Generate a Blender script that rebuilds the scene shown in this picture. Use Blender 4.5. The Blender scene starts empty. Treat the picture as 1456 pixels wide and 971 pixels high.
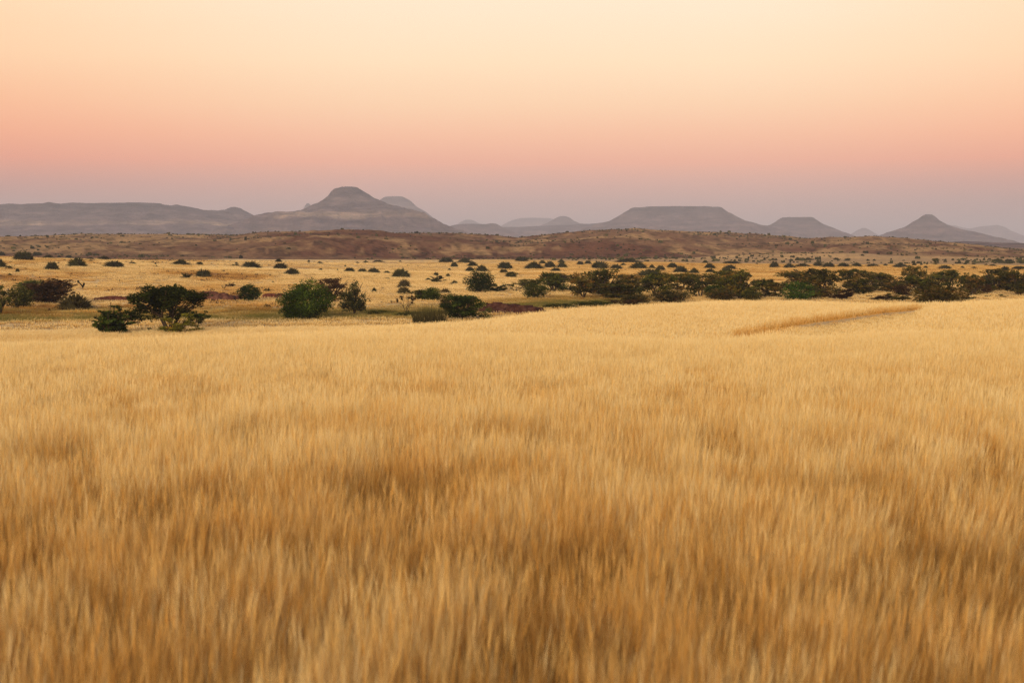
import bpy, math, random
import numpy as np
rad = math.radians
S = bpy.context.scene
COL = S.collection

# ------------------------------------------------------------------ camera, light, exposure
CAM_H = 2.8
FOCAL, SENSOR, W0, H0 = 50.0, 36.0, 1456.0, 971.0
FPX = W0 / SENSOR * FOCAL
PITCH = math.atan((485.5 - 345.0) / FPX)
cam_data = bpy.data.cameras.new('camera')
cam = bpy.data.objects.new('camera', cam_data)
COL.objects.link(cam)
cam.location = (0, 0, CAM_H)
cam.rotation_euler = (math.pi / 2 - PITCH, 0, 0)
cam_data.lens = FOCAL
cam_data.sensor_width = SENSOR
cam_data.clip_start = 0.1
cam_data.clip_end = 120000
cam_data.dof.use_dof = True
cam_data.dof.focus_distance = 160
cam_data.dof.aperture_fstop = 2.2
S.camera = cam

SUN_EL, SUN_AZ = 11.0, 196.0     # azimuth clockwise from +Y: behind the camera
sd = bpy.data.lights.new('sun', 'SUN')
sd.energy = 3.0
sd.angle = rad(24)
sd.color = (1.0, 0.82, 0.55)
sun = bpy.data.objects.new('sun', sd)
COL.objects.link(sun)
_v = (math.sin(rad(SUN_AZ)) * math.cos(rad(SUN_EL)), math.cos(rad(SUN_AZ)) * math.cos(rad(SUN_EL)), math.sin(rad(SUN_EL)))
import mathutils
sun.rotation_euler = mathutils.Vector(_v).to_track_quat('Z', 'Y').to_euler()

def lin(r, g, b):
    f = lambda c: (c / 255 / 12.92) if c / 255 <= .04045 else ((c / 255 + .055) / 1.055) ** 2.4
    return (f(r), f(g), f(b), 1.0)

world = bpy.data.worlds.new('World')
S.world = world
world.use_nodes = True
wt = world.node_tree
for n in list(wt.nodes): wt.nodes.remove(n)
def N(t, typ, **kw):
    n = t.nodes.new(typ)
    for k, v in kw.items(): setattr(n, k, v)
    return n
def ramp(t, stops, fac=None, interp='LINEAR'):
    n = t.nodes.new('ShaderNodeValToRGB')
    e = n.color_ramp.elements
    n.color_ramp.interpolation = interp
    while len(e) > 1: e.remove(e[-1])
    e[0].position = stops[0][0]; e[0].color = stops[0][1]
    for p, c in stops[1:]:
        q = e.new(p); q.color = c
    if fac is not None: t.links.new(fac, n.inputs[0])
    return n
def math_node(t, op, a, b=None, clamp=False):
    n = t.nodes.new('ShaderNodeMath'); n.operation = op; n.use_clamp = clamp
    for i, s in enumerate((a, b)):
        if s is None: continue
        if isinstance(s, (int, float)): n.inputs[i].default_value = s
        else: t.links.new(s, n.inputs[i])
    return n.outputs[0]
def mixcol(t, fac, a, b, blend='MIX'):
    n = t.nodes.new('ShaderNodeMix'); n.data_type = 'RGBA'; n.blend_type = blend
    for sock, s in ((n.inputs[0], fac), (n.inputs[6], a), (n.inputs[7], b)):
        if isinstance(s, (int, float)): sock.default_value = s
        elif isinstance(s, tuple): sock.default_value = s
        else: t.links.new(s, sock)
    return n.outputs[2]

tc = N(wt, 'ShaderNodeTexCoord')
sep = N(wt, 'ShaderNodeSeparateXYZ')
wt.links.new(tc.outputs['Generated'], sep.inputs[0])
zfac = math_node(wt, 'MULTIPLY', sep.outputs[2], 1 / 0.6, clamp=True)
def el_z(row): return math.sin(math.atan((485.5 - row) / FPX) - PITCH) / 0.6
mid = [(0.0, lin(196, 158, 150)), (el_z(290), lin(208, 160, 150)), (el_z(262), lin(226, 160, 144)), (el_z(230), lin(250, 162, 130)), (el_z(195), lin(255, 178, 136)),
       (el_z(150), lin(255, 198, 150)), (el_z(90), lin(255, 214, 166)), (el_z(0), lin(255, 220, 180)), (0.45, lin(250, 232, 206)), (0.75, lin(192, 188, 190)), (1.0, lin(150, 158, 174))]
side = [(0.0, lin(172, 134, 132)), (el_z(290), lin(184, 134, 128)), (el_z(262), lin(208, 132, 118)), (el_z(230), lin(242, 138, 104)), (el_z(195), lin(253, 154, 106)),
        (el_z(150), lin(255, 172, 116)), (el_z(90), lin(255, 192, 132)), (el_z(0), lin(255, 205, 146)), (0.45, lin(248, 226, 190)), (0.75, lin(192, 188, 190)), (1.0, lin(150, 158, 174))]
r1 = ramp(wt, mid, zfac); r2 = ramp(wt, side, zfac)
ax = math_node(wt, 'ABSOLUTE', math_node(wt, 'SUBTRACT', sep.outputs[0], 0.03))
mr = N(wt, 'ShaderNodeMapRange', interpolation_type='SMOOTHSTEP')
wt.links.new(ax, mr.inputs[0]); mr.inputs[1].default_value = 0.10; mr.inputs[2].default_value = 0.44
nz = N(wt, 'ShaderNodeTexNoise'); nz.inputs['Scale'].default_value = 2.2; nz.inputs['Detail'].default_value = 2
mp = N(wt, 'ShaderNodeMapping'); mp.inputs['Scale'].default_value = (1, 1, 6)
wt.links.new(tc.outputs['Generated'], mp.inputs[0]); wt.links.new(mp.outputs[0], nz.inputs[0])
sidef = math_node(wt, 'ADD', mr.outputs[0], math_node(wt, 'MULTIPLY', math_node(wt, 'SUBTRACT', nz.outputs[0], 0.5), 0.45), clamp=True)
skycol = mixcol(wt, sidef, r1.outputs[0], r2.outputs[0])
bg1 = N(wt, 'ShaderNodeBackground'); wt.links.new(skycol, bg1.inputs[0]); bg1.inputs[1].default_value = 1.0
sky = N(wt, 'ShaderNodeTexSky', sky_type='NISHITA'); sky.sun_disc = False
sky.sun_elevation = rad(SUN_EL); sky.sun_rotation = rad(SUN_AZ); sky.dust_density = 3.0
bg2 = N(wt, 'ShaderNodeBackground'); wt.links.new(sky.outputs[0], bg2.inputs[0]); bg2.inputs[1].default_value = 0.0
add = N(wt, 'ShaderNodeAddShader'); wt.links.new(bg1.outputs[0], add.inputs[0]); wt.links.new(bg2.outputs[0], add.inputs[1])
wo = N(wt, 'ShaderNodeOutputWorld'); wt.links.new(add.outputs[0], wo.inputs[0])
BG_SKY, BG_NISHITA = bg1, bg2
bg1.inputs[1].default_value = 1.04
bg2.inputs[1].default_value = 0.05

S.view_settings.view_transform = 'Standard'
S.view_settings.look = 'None'
S.view_settings.exposure = 0.0
S.view_settings.gamma = 1.0
S.render.engine = 'CYCLES'
S.cycles.use_denoising = True
S.cycles.denoiser = 'OPENIMAGEDENOISE'
S.cycles.denoising_prefilter = 'NONE'
S.cycles.denoising_input_passes = 'RGB_ALBEDO_NORMAL'
S.cycles.max_bounces = 6
S.cycles.diffuse_bounces = 3
S.cycles.transmission_bounces = 3
S.cycles.transparent_max_bounces = 8
S.cycles.volume_bounces = 0

# ------------------------------------------------------------------ helpers
def ray(px, row):
    u = (px - W0 / 2) / FPX; v = (H0 / 2 - row) / FPX
    cp, sp = math.cos(PITCH), math.sin(PITCH)
    return np.array([u, cp + v * sp, -sp + v * cp])
def px_az(px):
    d = ray(px, 345); return math.atan2(d[0], d[1])
def hash2(ix, iy, seed):
    h = (ix.astype(np.int64) * 374761393 + iy.astype(np.int64) * 668265263 + seed * 1442695041) & 0x7fffffff
    h = ((h ^ (h >> 13)) * 1274126177) & 0x7fffffff
    return ((h ^ (h >> 16)) & 0xffffff) / float(0xffffff)
def vnoise(x, y, seed=0):
    x = np.asarray(x, float); y = np.asarray(y, float)
    ix = np.floor(x); iy = np.floor(y); fx = x - ix; fy = y - iy
    fx = fx * fx * (3 - 2 * fx); fy = fy * fy * (3 - 2 * fy)
    a = hash2(ix, iy, seed); b = hash2(ix + 1, iy, seed); c = hash2(ix, iy + 1, seed); d = hash2(ix + 1, iy + 1, seed)
    return a + (b - a) * fx + (c - a) * fy + (a - b - c + d) * fx * fy
def fbm(x, y, seed=0, octv=4, gain=.5):
    s = 0; a = 1; t = 0
    for i in range(octv):
        s = s + a * vnoise(x * 2 ** i + 17.3 * i, y * 2 ** i - 9.1 * i, seed + i); t += a; a *= gain
    return s / t
def smooth(a, b, x):
    t = np.clip((x - a) / (b - a), 0, 1); return t * t * (3 - 2 * t)

# ------------------------------------------------------------------ terrain function
KD = [0, 10, 30, 50, 60, 65, 70, 75, 90, 110, 130, 150, 180, 250, 350, 450, 550, 650, 800, 1200, 3000]
KP = {
 -700: [0, -.2, -.6, -1.1, -1.4, -1.7, -2.3, -3.0, -4.4, -5.6, -6.2, -6.3, -6.1, -5.2, -2.6, -.9, -2.6, -5, -6.3, -6.3, -6.3],
 -60: [0, -.25, -.75, -1.3, -1.8, -2.15, -2.7, -3.3, -4.6, -5.8, -6.3, -6.3, -6.25, -5.6, -2.8, -.9, -2.3, -5, -6.3, -6.3, -6.3],
 120: [0, -.25, -.75, -1.3, -1.7, -2.0, -2.4, -3.0, -4.4, -5.7, -6.3, -6.3, -6.3, -5.9, -3.8, -2.3, -3.4, -5.4, -6.3, -6.3, -6.3],
 300: [0, -.25, -.75, -1.25, -1.6, -1.85, -2.15, -2.6, -4.2, -5.6, -6.3, -6.3, -6.3, -6.1, -4.9, -4.1, -4.3, -5.4, -6.3, -6.3, -6.3],
 600: [0, -.25, -.75, -1.25, -1.6, -1.8, -1.95, -2.1, -2.75, -4.6, -6.0, -6.3, -6.3, -6.3, -6.2, -6.1, -6.2, -6.3, -6.3, -6.3, -6.3],
 800: [0, -.25, -.75, -1.25, -1.75, -1.9, -2.0, -2.1, -2.35, -2.7, -4.4, -5.6, -6.3, -6.3, -6.3, -6.3, -6.3, -6.3, -6.3, -6.3, -6.3],
 1000: [0, -.25, -.75, -1.3, -1.95, -2.1, -2.12, -2.15, -2.25, -2.4, -2.9, -4.9, -6.3, -6.3, -6.3, -6.3, -6.3, -6.3, -6.3, -6.3, -6.3],
 1150: [0, -.25, -.75, -1.2, -1.36, -1.42, -1.50, -1.62, -2.10, -2.3, -2.85, -4.8, -6.3, -6.3, -6.3, -6.3, -6.3, -6.3, -6.3, -6.3, -6.3],
 1290: [0, -.25, -.7, -1.15, -1.32, -1.38, -1.45, -1.5, -1.70, -2.2, -3.4, -4.9, -6.3, -6.3, -6.3, -6.3, -6.3, -6.3, -6.3, -6.3, -6.3],
 1456: [0, -.2, -.65, -1.1, -1.25, -1.32, -1.4, -1.45, -1.6, -1.8, -2.5, -4.3, -6.2, -6.3, -6.3, -6.3, -6.3, -6.3, -6.3, -6.3, -6.3],
 2100: [0, -.2, -.6, -1.0, -1.15, -1.22, -1.3, -1.35, -1.5, -1.6, -2.2, -4.0, -6.0, -6.3, -6.3, -6.3, -6.3, -6.3, -6.3, -6.3, -6.3]}
KAZ = np.array([px_az(p) for p in KP]); KZ = np.array(list(KP.values()))
_dfine = np.concatenate([np.arange(0, 200, 1.0), np.arange(200, 3001, 10.0)])
_tab = np.array([np.interp(_dfine, KD, z) for z in KZ])
def _sm(row):            # soften the knots along distance
    o = row.copy()
    for i in range(len(row)):
        w = 3 if _dfine[i] < 50 else (4 if _dfine[i] < 200 else 4)
        a, b = max(0, i - w), min(len(row), i + w + 1)
        if _dfine[i] > 5: o[i] = row[a:b].mean()
    return o
_tab = np.array([_sm(r) for r in _tab])
_azf = np.linspace(KAZ[0], KAZ[-1], 161)
_t2 = np.array([np.interp(_azf, KAZ, _tab[:, j]) for j in range(_tab.shape[1])]).T
_k = np.array([1, 4, 6, 4, 1]) / 16.0
for _ in range(5):
    p_ = np.pad(_t2, ((2, 2), (0, 0)), mode='edge')
    _t2 = sum(_k[i] * p_[i:i + _t2.shape[0]] for i in range(5))
RX = [(-700, 334), (-200, 337), (0, 339), (60, 336.5), (120, 334), (240, 334), (330, 336), (370, 332), (520, 331.5), (640, 332), (700, 335), (735, 339), (760, 336), (790, 333), (860, 327), (900, 325),
      (960, 328), (1040, 331), (1110, 335), (1150, 339), (1240, 338), (1290, 340), (1340, 344), (1400, 351), (1470, 357), (1700, 357), (2100, 350)]
RAZ = np.array([px_az(p) for p, _ in RX]); RZ = np.array([CAM_H + (345 - r) / FPX * 1250 + 6.3 for _, r in RX])
def Z(x, y):
    x = np.asarray(x, float); y = np.asarray(y, float)
    d = np.hypot(x, y); az = np.arctan2(x, y)
    back = smooth(0.7, 1.4, np.abs(az))
    azc = np.clip(az, _azf[0], _azf[-1])
    fi = (azc - _azf[0]) / (_azf[1] - _azf[0]); i0 = np.clip(np.floor(fi).astype(int), 0, len(_azf) - 2); t = fi - i0
    dj = np.where(d < 199, d, 199 + (np.clip(d, 199, 2989) - 200) / 10 + 1)
    dj = np.clip(dj, 0, len(_dfine) - 2.001); j0 = np.floor(dj).astype(int); s = dj - j0
    z = (_t2[i0, j0] * (1 - t) + _t2[i0 + 1, j0] * t) * (1 - s) + (_t2[i0, j0 + 1] * (1 - t) + _t2[i0 + 1, j0 + 1] * t) * s
    common = np.interp(d, KD, KP[600])
    z = z * (1 - back) + common * back
    # gentle unevenness
    z = z + (fbm(x / 11, y / 11, 3, 3) - .5) * .04 * smooth(6, 20, d) + (fbm(x / 60, y / 60, 5, 3) - .5) * .9 * smooth(220, 420, d)
    # ridge
    R = np.interp(az, RAZ, RZ)
    n1 = fbm(x / 160, y / 160, 11, 4); n2 = fbm(x / 40, y / 60, 23, 4)
    dd = d + (n1 - .5) * 420
    t1 = np.clip((dd - 800) / 430, 0, 1)
    prof = np.where(t1 < .45, smooth(0, .45, t1) * .55, .55 + .45 * smooth(.45, 1.0, t1))
    prof = prof * (1 - smooth(1330, 1900, d))
    z = z + R * prof
    amp = smooth(780, 950, d) * (1 - smooth(1500, 2000, d))
    z = z + amp * ((n2 - .5) * 5.0 * (1 - .75 * smooth(1130, 1230, d)) + (fbm(x / 11, y / 14, 31, 3) - .5) * 1.6)
    # red hill in front of the ridge
    hx, hy = 990 * math.sin(px_az(455)), 990 * math.cos(px_az(455))
    q = np.hypot((x - hx) / 75, (y - hy) / 110)
    z = z + 5.5 * np.exp(-q ** 2 * 1.3) * amp
    z = z - smooth(6000, 40000, d) * 12
    return z
def Z1(x, y): return float(Z(np.array([x]), np.array([y]))[0])
_ds = np.concatenate([np.arange(4, 200, .5), np.arange(200, 2200, 2.0)])
def at(px, row, dmin=4):
    """the point of the terrain that a direction meets"""
    r = ray(px, row); h = math.hypot(r[0], r[1]); a = math.atan2(r[0], r[1]); sl = r[2] / h
    d = _ds[_ds >= dmin]
    z = Z(d * math.sin(a), d * math.cos(a))
    below = (CAM_H + sl * d) <= z
    i = int(np.argmax(below)) if below.any() else len(d) - 1
    return d[i] * math.sin(a), d[i] * math.cos(a), float(z[i]), float(d[i])

def mesh_from(name, V, F, mats=(), smooth_shade=False, attrs=None):
    V = np.asarray(V, np.float32); me = bpy.data.meshes.new(name)
    F = np.asarray(F)
    me.vertices.add(len(V)); me.vertices.foreach_set('co', V.ravel())
    k = F.shape[1]
    me.loops.add(F.size); me.loops.foreach_set('vertex_index', F.ravel().astype(np.int32))
    me.polygons.add(len(F)); me.polygons.foreach_set('loop_start', (np.arange(len(F)) * k).astype(np.int32))
    me.polygons.foreach_set('loop_total', np.full(len(F), k, np.int32)) if bpy.app.version < (4, 0) else None
    me.update(calc_edges=True)
    if smooth_shade: me.polygons.foreach_set('use_smooth', np.ones(len(F), bool))
    for n_, a in (attrs or {}).items():
        a = np.asarray(a, np.float32)
        if a.ndim == 1:
            at_ = me.attributes.new(n_, 'FLOAT', 'POINT'); at_.data.foreach_set('value', a)
        else:
            at_ = me.attributes.new(n_, 'FLOAT_COLOR', 'POINT'); at_.data.foreach_set('color', np.column_stack([a, np.ones(len(a))]).astype(np.float32).ravel())
    for m in mats: me.materials.append(m)
    return me
def link(name, me, parent=None, **props):
    o = bpy.data.objects.new(name, me); COL.objects.link(o)
    if parent is not None: o.parent = parent
    for k, v in props.items(): o[k] = v
    return o
def new_mat(name):
    m = bpy.data.materials.new(name); m.use_nodes = True
    t = m.node_tree
    for n in list(t.nodes): t.nodes.remove(n)
    out = N(t, 'ShaderNodeOutputMaterial')
    return m, t, out
def attr(t, name, typ='GEOMETRY'):
    n = N(t, 'ShaderNodeAttribute', attribute_name=name, attribute_type=typ); return n

# ------------------------------------------------------------------ the track (two wheel ruts of bare soil)
_tp = [(1460, 433), (1380, 436), (1300, 440.5), (1260, 446), (1215, 454), (1160, 465), (1100, 476), (1040, 485), (960, 494)]
_dt = [128, 112, 100, 95, 88, 80, 71, 64, 58]
TRACK = []
for (p, r), d in zip(_tp, _dt):
    a = px_az(p); TRACK.append((d * math.sin(a), d * math.cos(a)))
a_ = np.array(TRACK[-1]); dirn = a_ - np.array(TRACK[-2]); dirn /= np.linalg.norm(dirn)

TR = np.array(TRACK)
def catmull(P, n=10):
    out = []
    Q = np.vstack([2 * P[0] - P[1], P, 2 * P[-1] - P[-2]])
    for i in range(1, len(Q) - 2):
        for k in range(n):
            t = k / n
            out.append(.5 * (2 * Q[i] + (Q[i + 1] - Q[i - 1]) * t + (2 * Q[i - 1] - 5 * Q[i] + 4 * Q[i + 1] - Q[i + 2]) * t * t + (3 * Q[i] - Q[i - 1] - 3 * Q[i + 1] + Q[i + 2]) * t ** 3))
    out.append(Q[-2]); return np.array(out)
TRC = catmull(TR, 8)
def track_dist(x, y):
    best = np.full(np.shape(x), 1e9); sgn = np.zeros(np.shape(x))
    for i in range(len(TRC) - 1):
        a, b = TRC[i], TRC[i + 1]; ab = b - a; L = ab @ ab
        t = np.clip(((x - a[0]) * ab[0] + (y - a[1]) * ab[1]) / L, 0, 1)
        dx = x - a[0] - t * ab[0]; dy = y - a[1] - t * ab[1]
        d = np.hypot(dx, dy); m = d < best
        best = np.where(m, d, best); sgn = np.where(m, np.sign(np.hypot(x, y) - np.hypot(a[0] + t * ab[0], a[1] + t * ab[1])), sgn)
    return best, sgn

# ------------------------------------------------------------------ ground
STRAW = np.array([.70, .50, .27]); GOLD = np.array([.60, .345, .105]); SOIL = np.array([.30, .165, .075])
RED = np.array([.125, .056, .034]); BROWN = np.array([.215, .125, .070]); TAN = np.array([.40, .255, .125]); GREYF = np.array([.32, .21, .115]); REED = np.array([.20, .165, .04])
def riverband(x, y, d, az):
    """the damp line of green grass along the dry river"""
    px = W0 / 2 + np.tan(az) * FPX
    c = np.interp(px, [-400, 0, 200, 400, 600, 800, 1000, 1500], [188, 186, 186, 184, 190, 222, 235, 235])
    w = np.interp(px, [-400, 0, 300, 600, 900, 1500], [19, 18, 19, 22, 22, 14])
    c = c + (fbm(x / 25, y / 25, 77, 3) - .5) * 14
    return (1 - smooth(.6, 1.1, np.abs(d - c) / w)) * (1 - smooth(880, 960, px))
def ground_colour(x, y):
    d = np.hypot(x, y); az = np.arctan2(x, y); px = W0 / 2 + np.tan(np.clip(az, -1.3, 1.3)) * FPX
    c = np.empty(x.shape + (3,))
    def mix(c, col, m): return c * (1 - m[..., None]) + col * m[..., None]
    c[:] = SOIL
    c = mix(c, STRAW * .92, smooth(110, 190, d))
    n = fbm(x / 45, y / 45, 7, 4)
    c = mix(c, TAN * .95, smooth(.5, .72, n) * smooth(170, 260, d) * .7)
    # bare reddish patches on the left slope
    n2 = fbm(x / 16, y / 26, 9, 4)
    c = mix(c, BROWN * 1.3, smooth(.52, .66, n2) * smooth(190, 230, d) * (1 - smooth(380, 520, px)) * (1 - smooth(420, 520, d)) * .8)
    c = mix(c, GOLD, smooth(560, 800, px + (n - .5) * 500) * smooth(360, 440, d + (n - .5) * 130))
    rb = riverband(x, y, d, az); c = mix(c, np.array([.40, .26, .07]), rb * .9)
    # grey stony flats before the ridge on the right
    edge = np.interp(px, [0, 600, 800, 1000, 1200, 1456], [1200, 780, 700, 640, 610, 600]) + (fbm(x / 60, y / 60, 41, 3) - .5) * 60
    n4 = fbm(x / 90, y / 22, 43, 4)
    fl = smooth(0, 18, d - edge)
    c = mix(c, GREYF * 1.1, fl); c = mix(c, TAN * 1.1, fl * smooth(.5, .62, n4) * .8)
    # ridge: red-brown rock with tan grass
    n3 = fbm(x / 70, y / 45, 51, 5); n5 = fbm(x / 9, y / 26, 53, 4, .65)
    e2 = np.interp(px, [0, 200, 370, 700, 900, 1456], [620, 640, 745, 745, 830, 850])
    rd = smooth(0, 40, d - e2)
    base = BROWN * .62 + RED * .38
    c = mix(c, base, rd)
    c = mix(c, RED, rd * smooth(.50, .62, fbm(x / 110, y / 60, 61, 5, .6) + .14 * np.exp(-((px - 470) / 130) ** 2) - .10 * np.exp(-((px - 120) / 160) ** 2) + (n5 - .5) * .25))
    tanm = smooth(.46, .60, n3 * .5 + n5 * .5 + .05 * smooth(1120, 1260, d) * 1.0 - .06 * np.exp(-((px - 560) / 240) ** 2) + .06 * np.exp(-((px - 150) / 180) ** 2))
    c = mix(c, TAN, rd * tanm * .65); c = c * (1 - rd * .5 * smooth(.52, .66, fbm(x / 5, y / 14, 57, 3, .7)))[..., None]
    c = mix(c, BROWN * .8, smooth(1500, 2600, d))
    return np.clip(c, 0.01, 1)

def build_ground():
    az1 = np.arange(-26, 26.01, .125)
    az = np.concatenate([np.arange(-180, -60, 6), np.arange(-60, -26, 1.0), az1, np.arange(27, 60, 1.0), np.arange(60, 180, 6)])
    az = np.radians(az)
    d = [0.0, .7, 1.5]
    while d[-1] < 45000:
        q = d[-1]
        if q < 200: st = max(.4, q * .012)
        elif q < 780: st = 4
        elif q < 1400: st = 4
        elif q < 2000: st = 20
        else: st = q * .06
        d.append(q + st)
    d = np.array(d); A, D = np.meshgrid(az, d[1:])
    X = D * np.sin(A); Y = D * np.cos(A); zz = Z(X, Y)
    c = ground_colour(X, Y)
    V = np.column_stack([X.ravel(), Y.ravel(), zz.ravel()]); n, m = A.shape
    V = np.vstack([V, [0, 0, Z1(0, 0)]]); cc = np.vstack([c.reshape(-1, 3), SOIL])
    i = np.arange(n - 1)[:, None]; j = np.arange(m)[None, :]; jn = (j + 1) % m
    F = np.stack([i * m + j, i * m + jn, (i + 1) * m + jn, (i + 1) * m + j], -1).reshape(-1, 4)
    ctr = len(V) - 1
    tri = np.array([[ctr, (k + 1) % m, k, k] for k in range(m)])
    # centre fan as separate tris turned quads with a repeated corner is invalid: use a duplicate centre ring instead
    V = np.vstack([V, V[:m] * [0.02, 0.02, 1]]); cc = np.vstack([cc, cc[:m]]); o = ctr + 1
    j1 = np.arange(m); F = np.vstack([F, np.stack([o + j1, o + (j1 + 1) % m, (j1 + 1) % m, j1], -1)])
    V = np.delete(V, ctr, 0); cc = np.delete(cc, ctr, 0); F = np.where(F > ctr, F - 1, F)
    F = F[:, ::-1]
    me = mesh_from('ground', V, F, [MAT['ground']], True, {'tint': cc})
    return link('ground', me, kind='structure', label='dry straw-coloured savanna floor running out to a brown rocky ridge', category='ground')

MAT = {}
m, t, out = new_mat('ground'); MAT['ground'] = m
a = attr(t, 'tint'); geo = N(t, 'ShaderNodeNewGeometry')
def noise_at(t, scale, detail=4, vec=None, sc=None, rough=.55):
    n = N(t, 'ShaderNodeTexNoise'); n.inputs['Scale'].default_value = scale; n.inputs['Detail'].default_value = detail; n.inputs['Roughness'].default_value = rough
    if vec is not None:
        if sc is not None:
            mp = N(t, 'ShaderNodeMapping'); mp.inputs['Scale'].default_value = sc; t.links.new(vec, mp.inputs[0]); vec = mp.outputs[0]
        t.links.new(vec, n.inputs['Vector'])
    return n
n1 = noise_at(t, .30, 6, geo.outputs['Position'], rough=.72)
n2 = noise_at(t, 3.0, 4, geo.outputs['Position'])
r = ramp(t, [(.30, (.45, .42, .40, 1)), (.5, (.95, .95, .95, 1)), (.70, (1.35, 1.33, 1.28, 1))], n1.outputs[0])
c1 = mixcol(t, 1.0, a.outputs[0], r.outputs[0], 'MULTIPLY')
r = ramp(t, [(.2, (.7, .68, .66, 1)), (.8, (1.2, 1.2, 1.2, 1))], n2.outputs[0])
c2 = mixcol(t, 1.0, c1, r.outputs[0], 'MULTIPLY')
b = N(t, 'ShaderNodeBsdfDiffuse'); b.inputs['Roughness'].default_value = .8
t.links.new(c2, b.inputs[0])
bp = N(t, 'ShaderNodeBump'); bp.inputs['Strength'].default_value = .9; bp.inputs['Distance'].default_value = 1.0
t.links.new(n1.outputs[0], bp.inputs['Height']); t.links.new(bp.outputs[0], b.inputs['Normal'])
t.links.new(b.outputs[0], out.inputs[0])

m, t, out = new_mat('track_soil'); MAT['track'] = m
geo = N(t, 'ShaderNodeNewGeometry'); n1 = noise_at(t, 1.3, 6, geo.outputs['Position'], rough=.7)
r = ramp(t, [(.3, (.36, .20, .08, 1)), (.5, (.58, .37, .17, 1)), (.75, (.72, .52, .29, 1))], n1.outputs[0])
b = N(t, 'ShaderNodeBsdfDiffuse'); t.links.new(r.outputs[0], b.inputs[0]); t.links.new(b.outputs[0], out.inputs[0])

build_ground()

def build_track():
    V, F = [], []
    P = TRC; T = np.gradient(P, axis=0); T /= np.linalg.norm(T, axis=1)[:, None]; Nn = np.column_stack([-T[:, 1], T[:, 0]])
    prof = [(-1.1, .0), (-1.0, .04), (-.8, .01), (-.6, .03), (-.5, .07), (.5, .07), (.6, .03), (.8, .01), (1.0, .04), (1.1, .0)]
    rng = random.Random(4)
    for i in range(len(P)):
        for k, (o, h) in enumerate(prof):
            o2 = o + (rng.uniform(-.15, .15) if k in (0, len(prof) - 1) else 0)
            q = P[i] + Nn[i] * o2
            V.append((q[0], q[1], Z1(q[0], q[1]) + .05 + h))
    n = len(prof)
    for i in range(len(P) - 1):
        for k in range(n - 1):
            F.append((i * n + k, i * n + k + 1, (i + 1) * n + k + 1, (i + 1) * n + k))
    link('dirt_track', mesh_from('dirt_track', V, F, [MAT['track']], True), kind='structure', label='pale two-rut dirt track cutting through the golden grass', category='track')
build_track()

# ------------------------------------------------------------------ buttes and mesas
m, t, out = new_mat('butte_rock'); MAT['butte'] = m
geo = N(t, 'ShaderNodeNewGeometry'); sp_ = N(t, 'ShaderNodeSeparateXYZ'); t.links.new(geo.outputs['Position'], sp_.inputs[0])
oi = N(t, 'ShaderNodeObjectInfo')
n1 = noise_at(t, .006, 6, geo.outputs['Position'], rough=.6)
n2 = noise_at(t, .010, 7, geo.outputs['Position'], (1, 1, 8), rough=.72)
n3 = noise_at(t, .016, 6, geo.outputs['Position'], (1, 1, .12), rough=.7)
hh = attr(t, 'rel')         # height above the foot relative to the top
hz = math_node(t, 'ADD', hh.outputs[2], math_node(t, 'MULTIPLY', math_node(t, 'SUBTRACT', n1.outputs[0], .5), .22))
lay = ramp(t, [(0, (.16, .11, .10, 1)), (.16, (.19, .13, .11, 1)), (.30, (.15, .10, .092, 1)), (.455, (.16, .105, .10, 1)), (.60, (.16, .11, .105, 1)), (.80, (.13, .095, .092, 1)), (.90, (.085, .062, .065, 1)), (1.0, (.10, .075, .075, 1))], hz)
r = ramp(t, [(.36, (.50, .49, .50, 1)), (.5, (.97, .97, .97, 1)), (.64, (1.5, 1.45, 1.38, 1))], n2.outputs[0])
led = ramp(t, [(.44, (0, 0, 0, 1)), (.475, (1, 1, 1, 1)), (.52, (.6, .6, .6, 1)), (.58, (0, 0, 0, 1))], hz)
ledf = math_node(t, 'MULTIPLY', led.outputs[0], math_node(t, 'MULTIPLY', oi.outputs['Alpha'], math_node(t, 'MULTIPLY', math_node(t, 'SUBTRACT', noise_at(t, .0022, 3, geo.outputs['Position']).outputs[0], .38), 5.0, clamp=True)))
c = mixcol(t, ledf, lay.outputs[0], (.40, .27, .17, 1))
c = mixcol(t, 1.0, c, r.outputs[0], 'MULTIPLY')
r = ramp(t, [(.36, (.55, .55, .57, 1)), (.52, (1, 1, 1, 1)), (.66, (1.4, 1.36, 1.32, 1))], n3.outputs[0])
c = mixcol(t, 1.0, c, r.outputs[0], 'MULTIPLY')
c = mixcol(t, 1.0, c, oi.outputs['Color'], 'MULTIPLY')
b = N(t, 'ShaderNodeBsdfDiffuse'); t.links.new(c, b.inputs[0])
bp = N(t, 'ShaderNodeBump'); bp.inputs['Strength'].default_value = .8; bp.inputs['Distance'].default_value = 22
t.links.new(math_node(t, 'ADD', n2.outputs[0], n3.outputs[0]), bp.inputs['Height']); t.links.new(bp.outputs[0], b.inputs['Normal'])
t.links.new(b.outputs[0], out.inputs[0])

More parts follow.
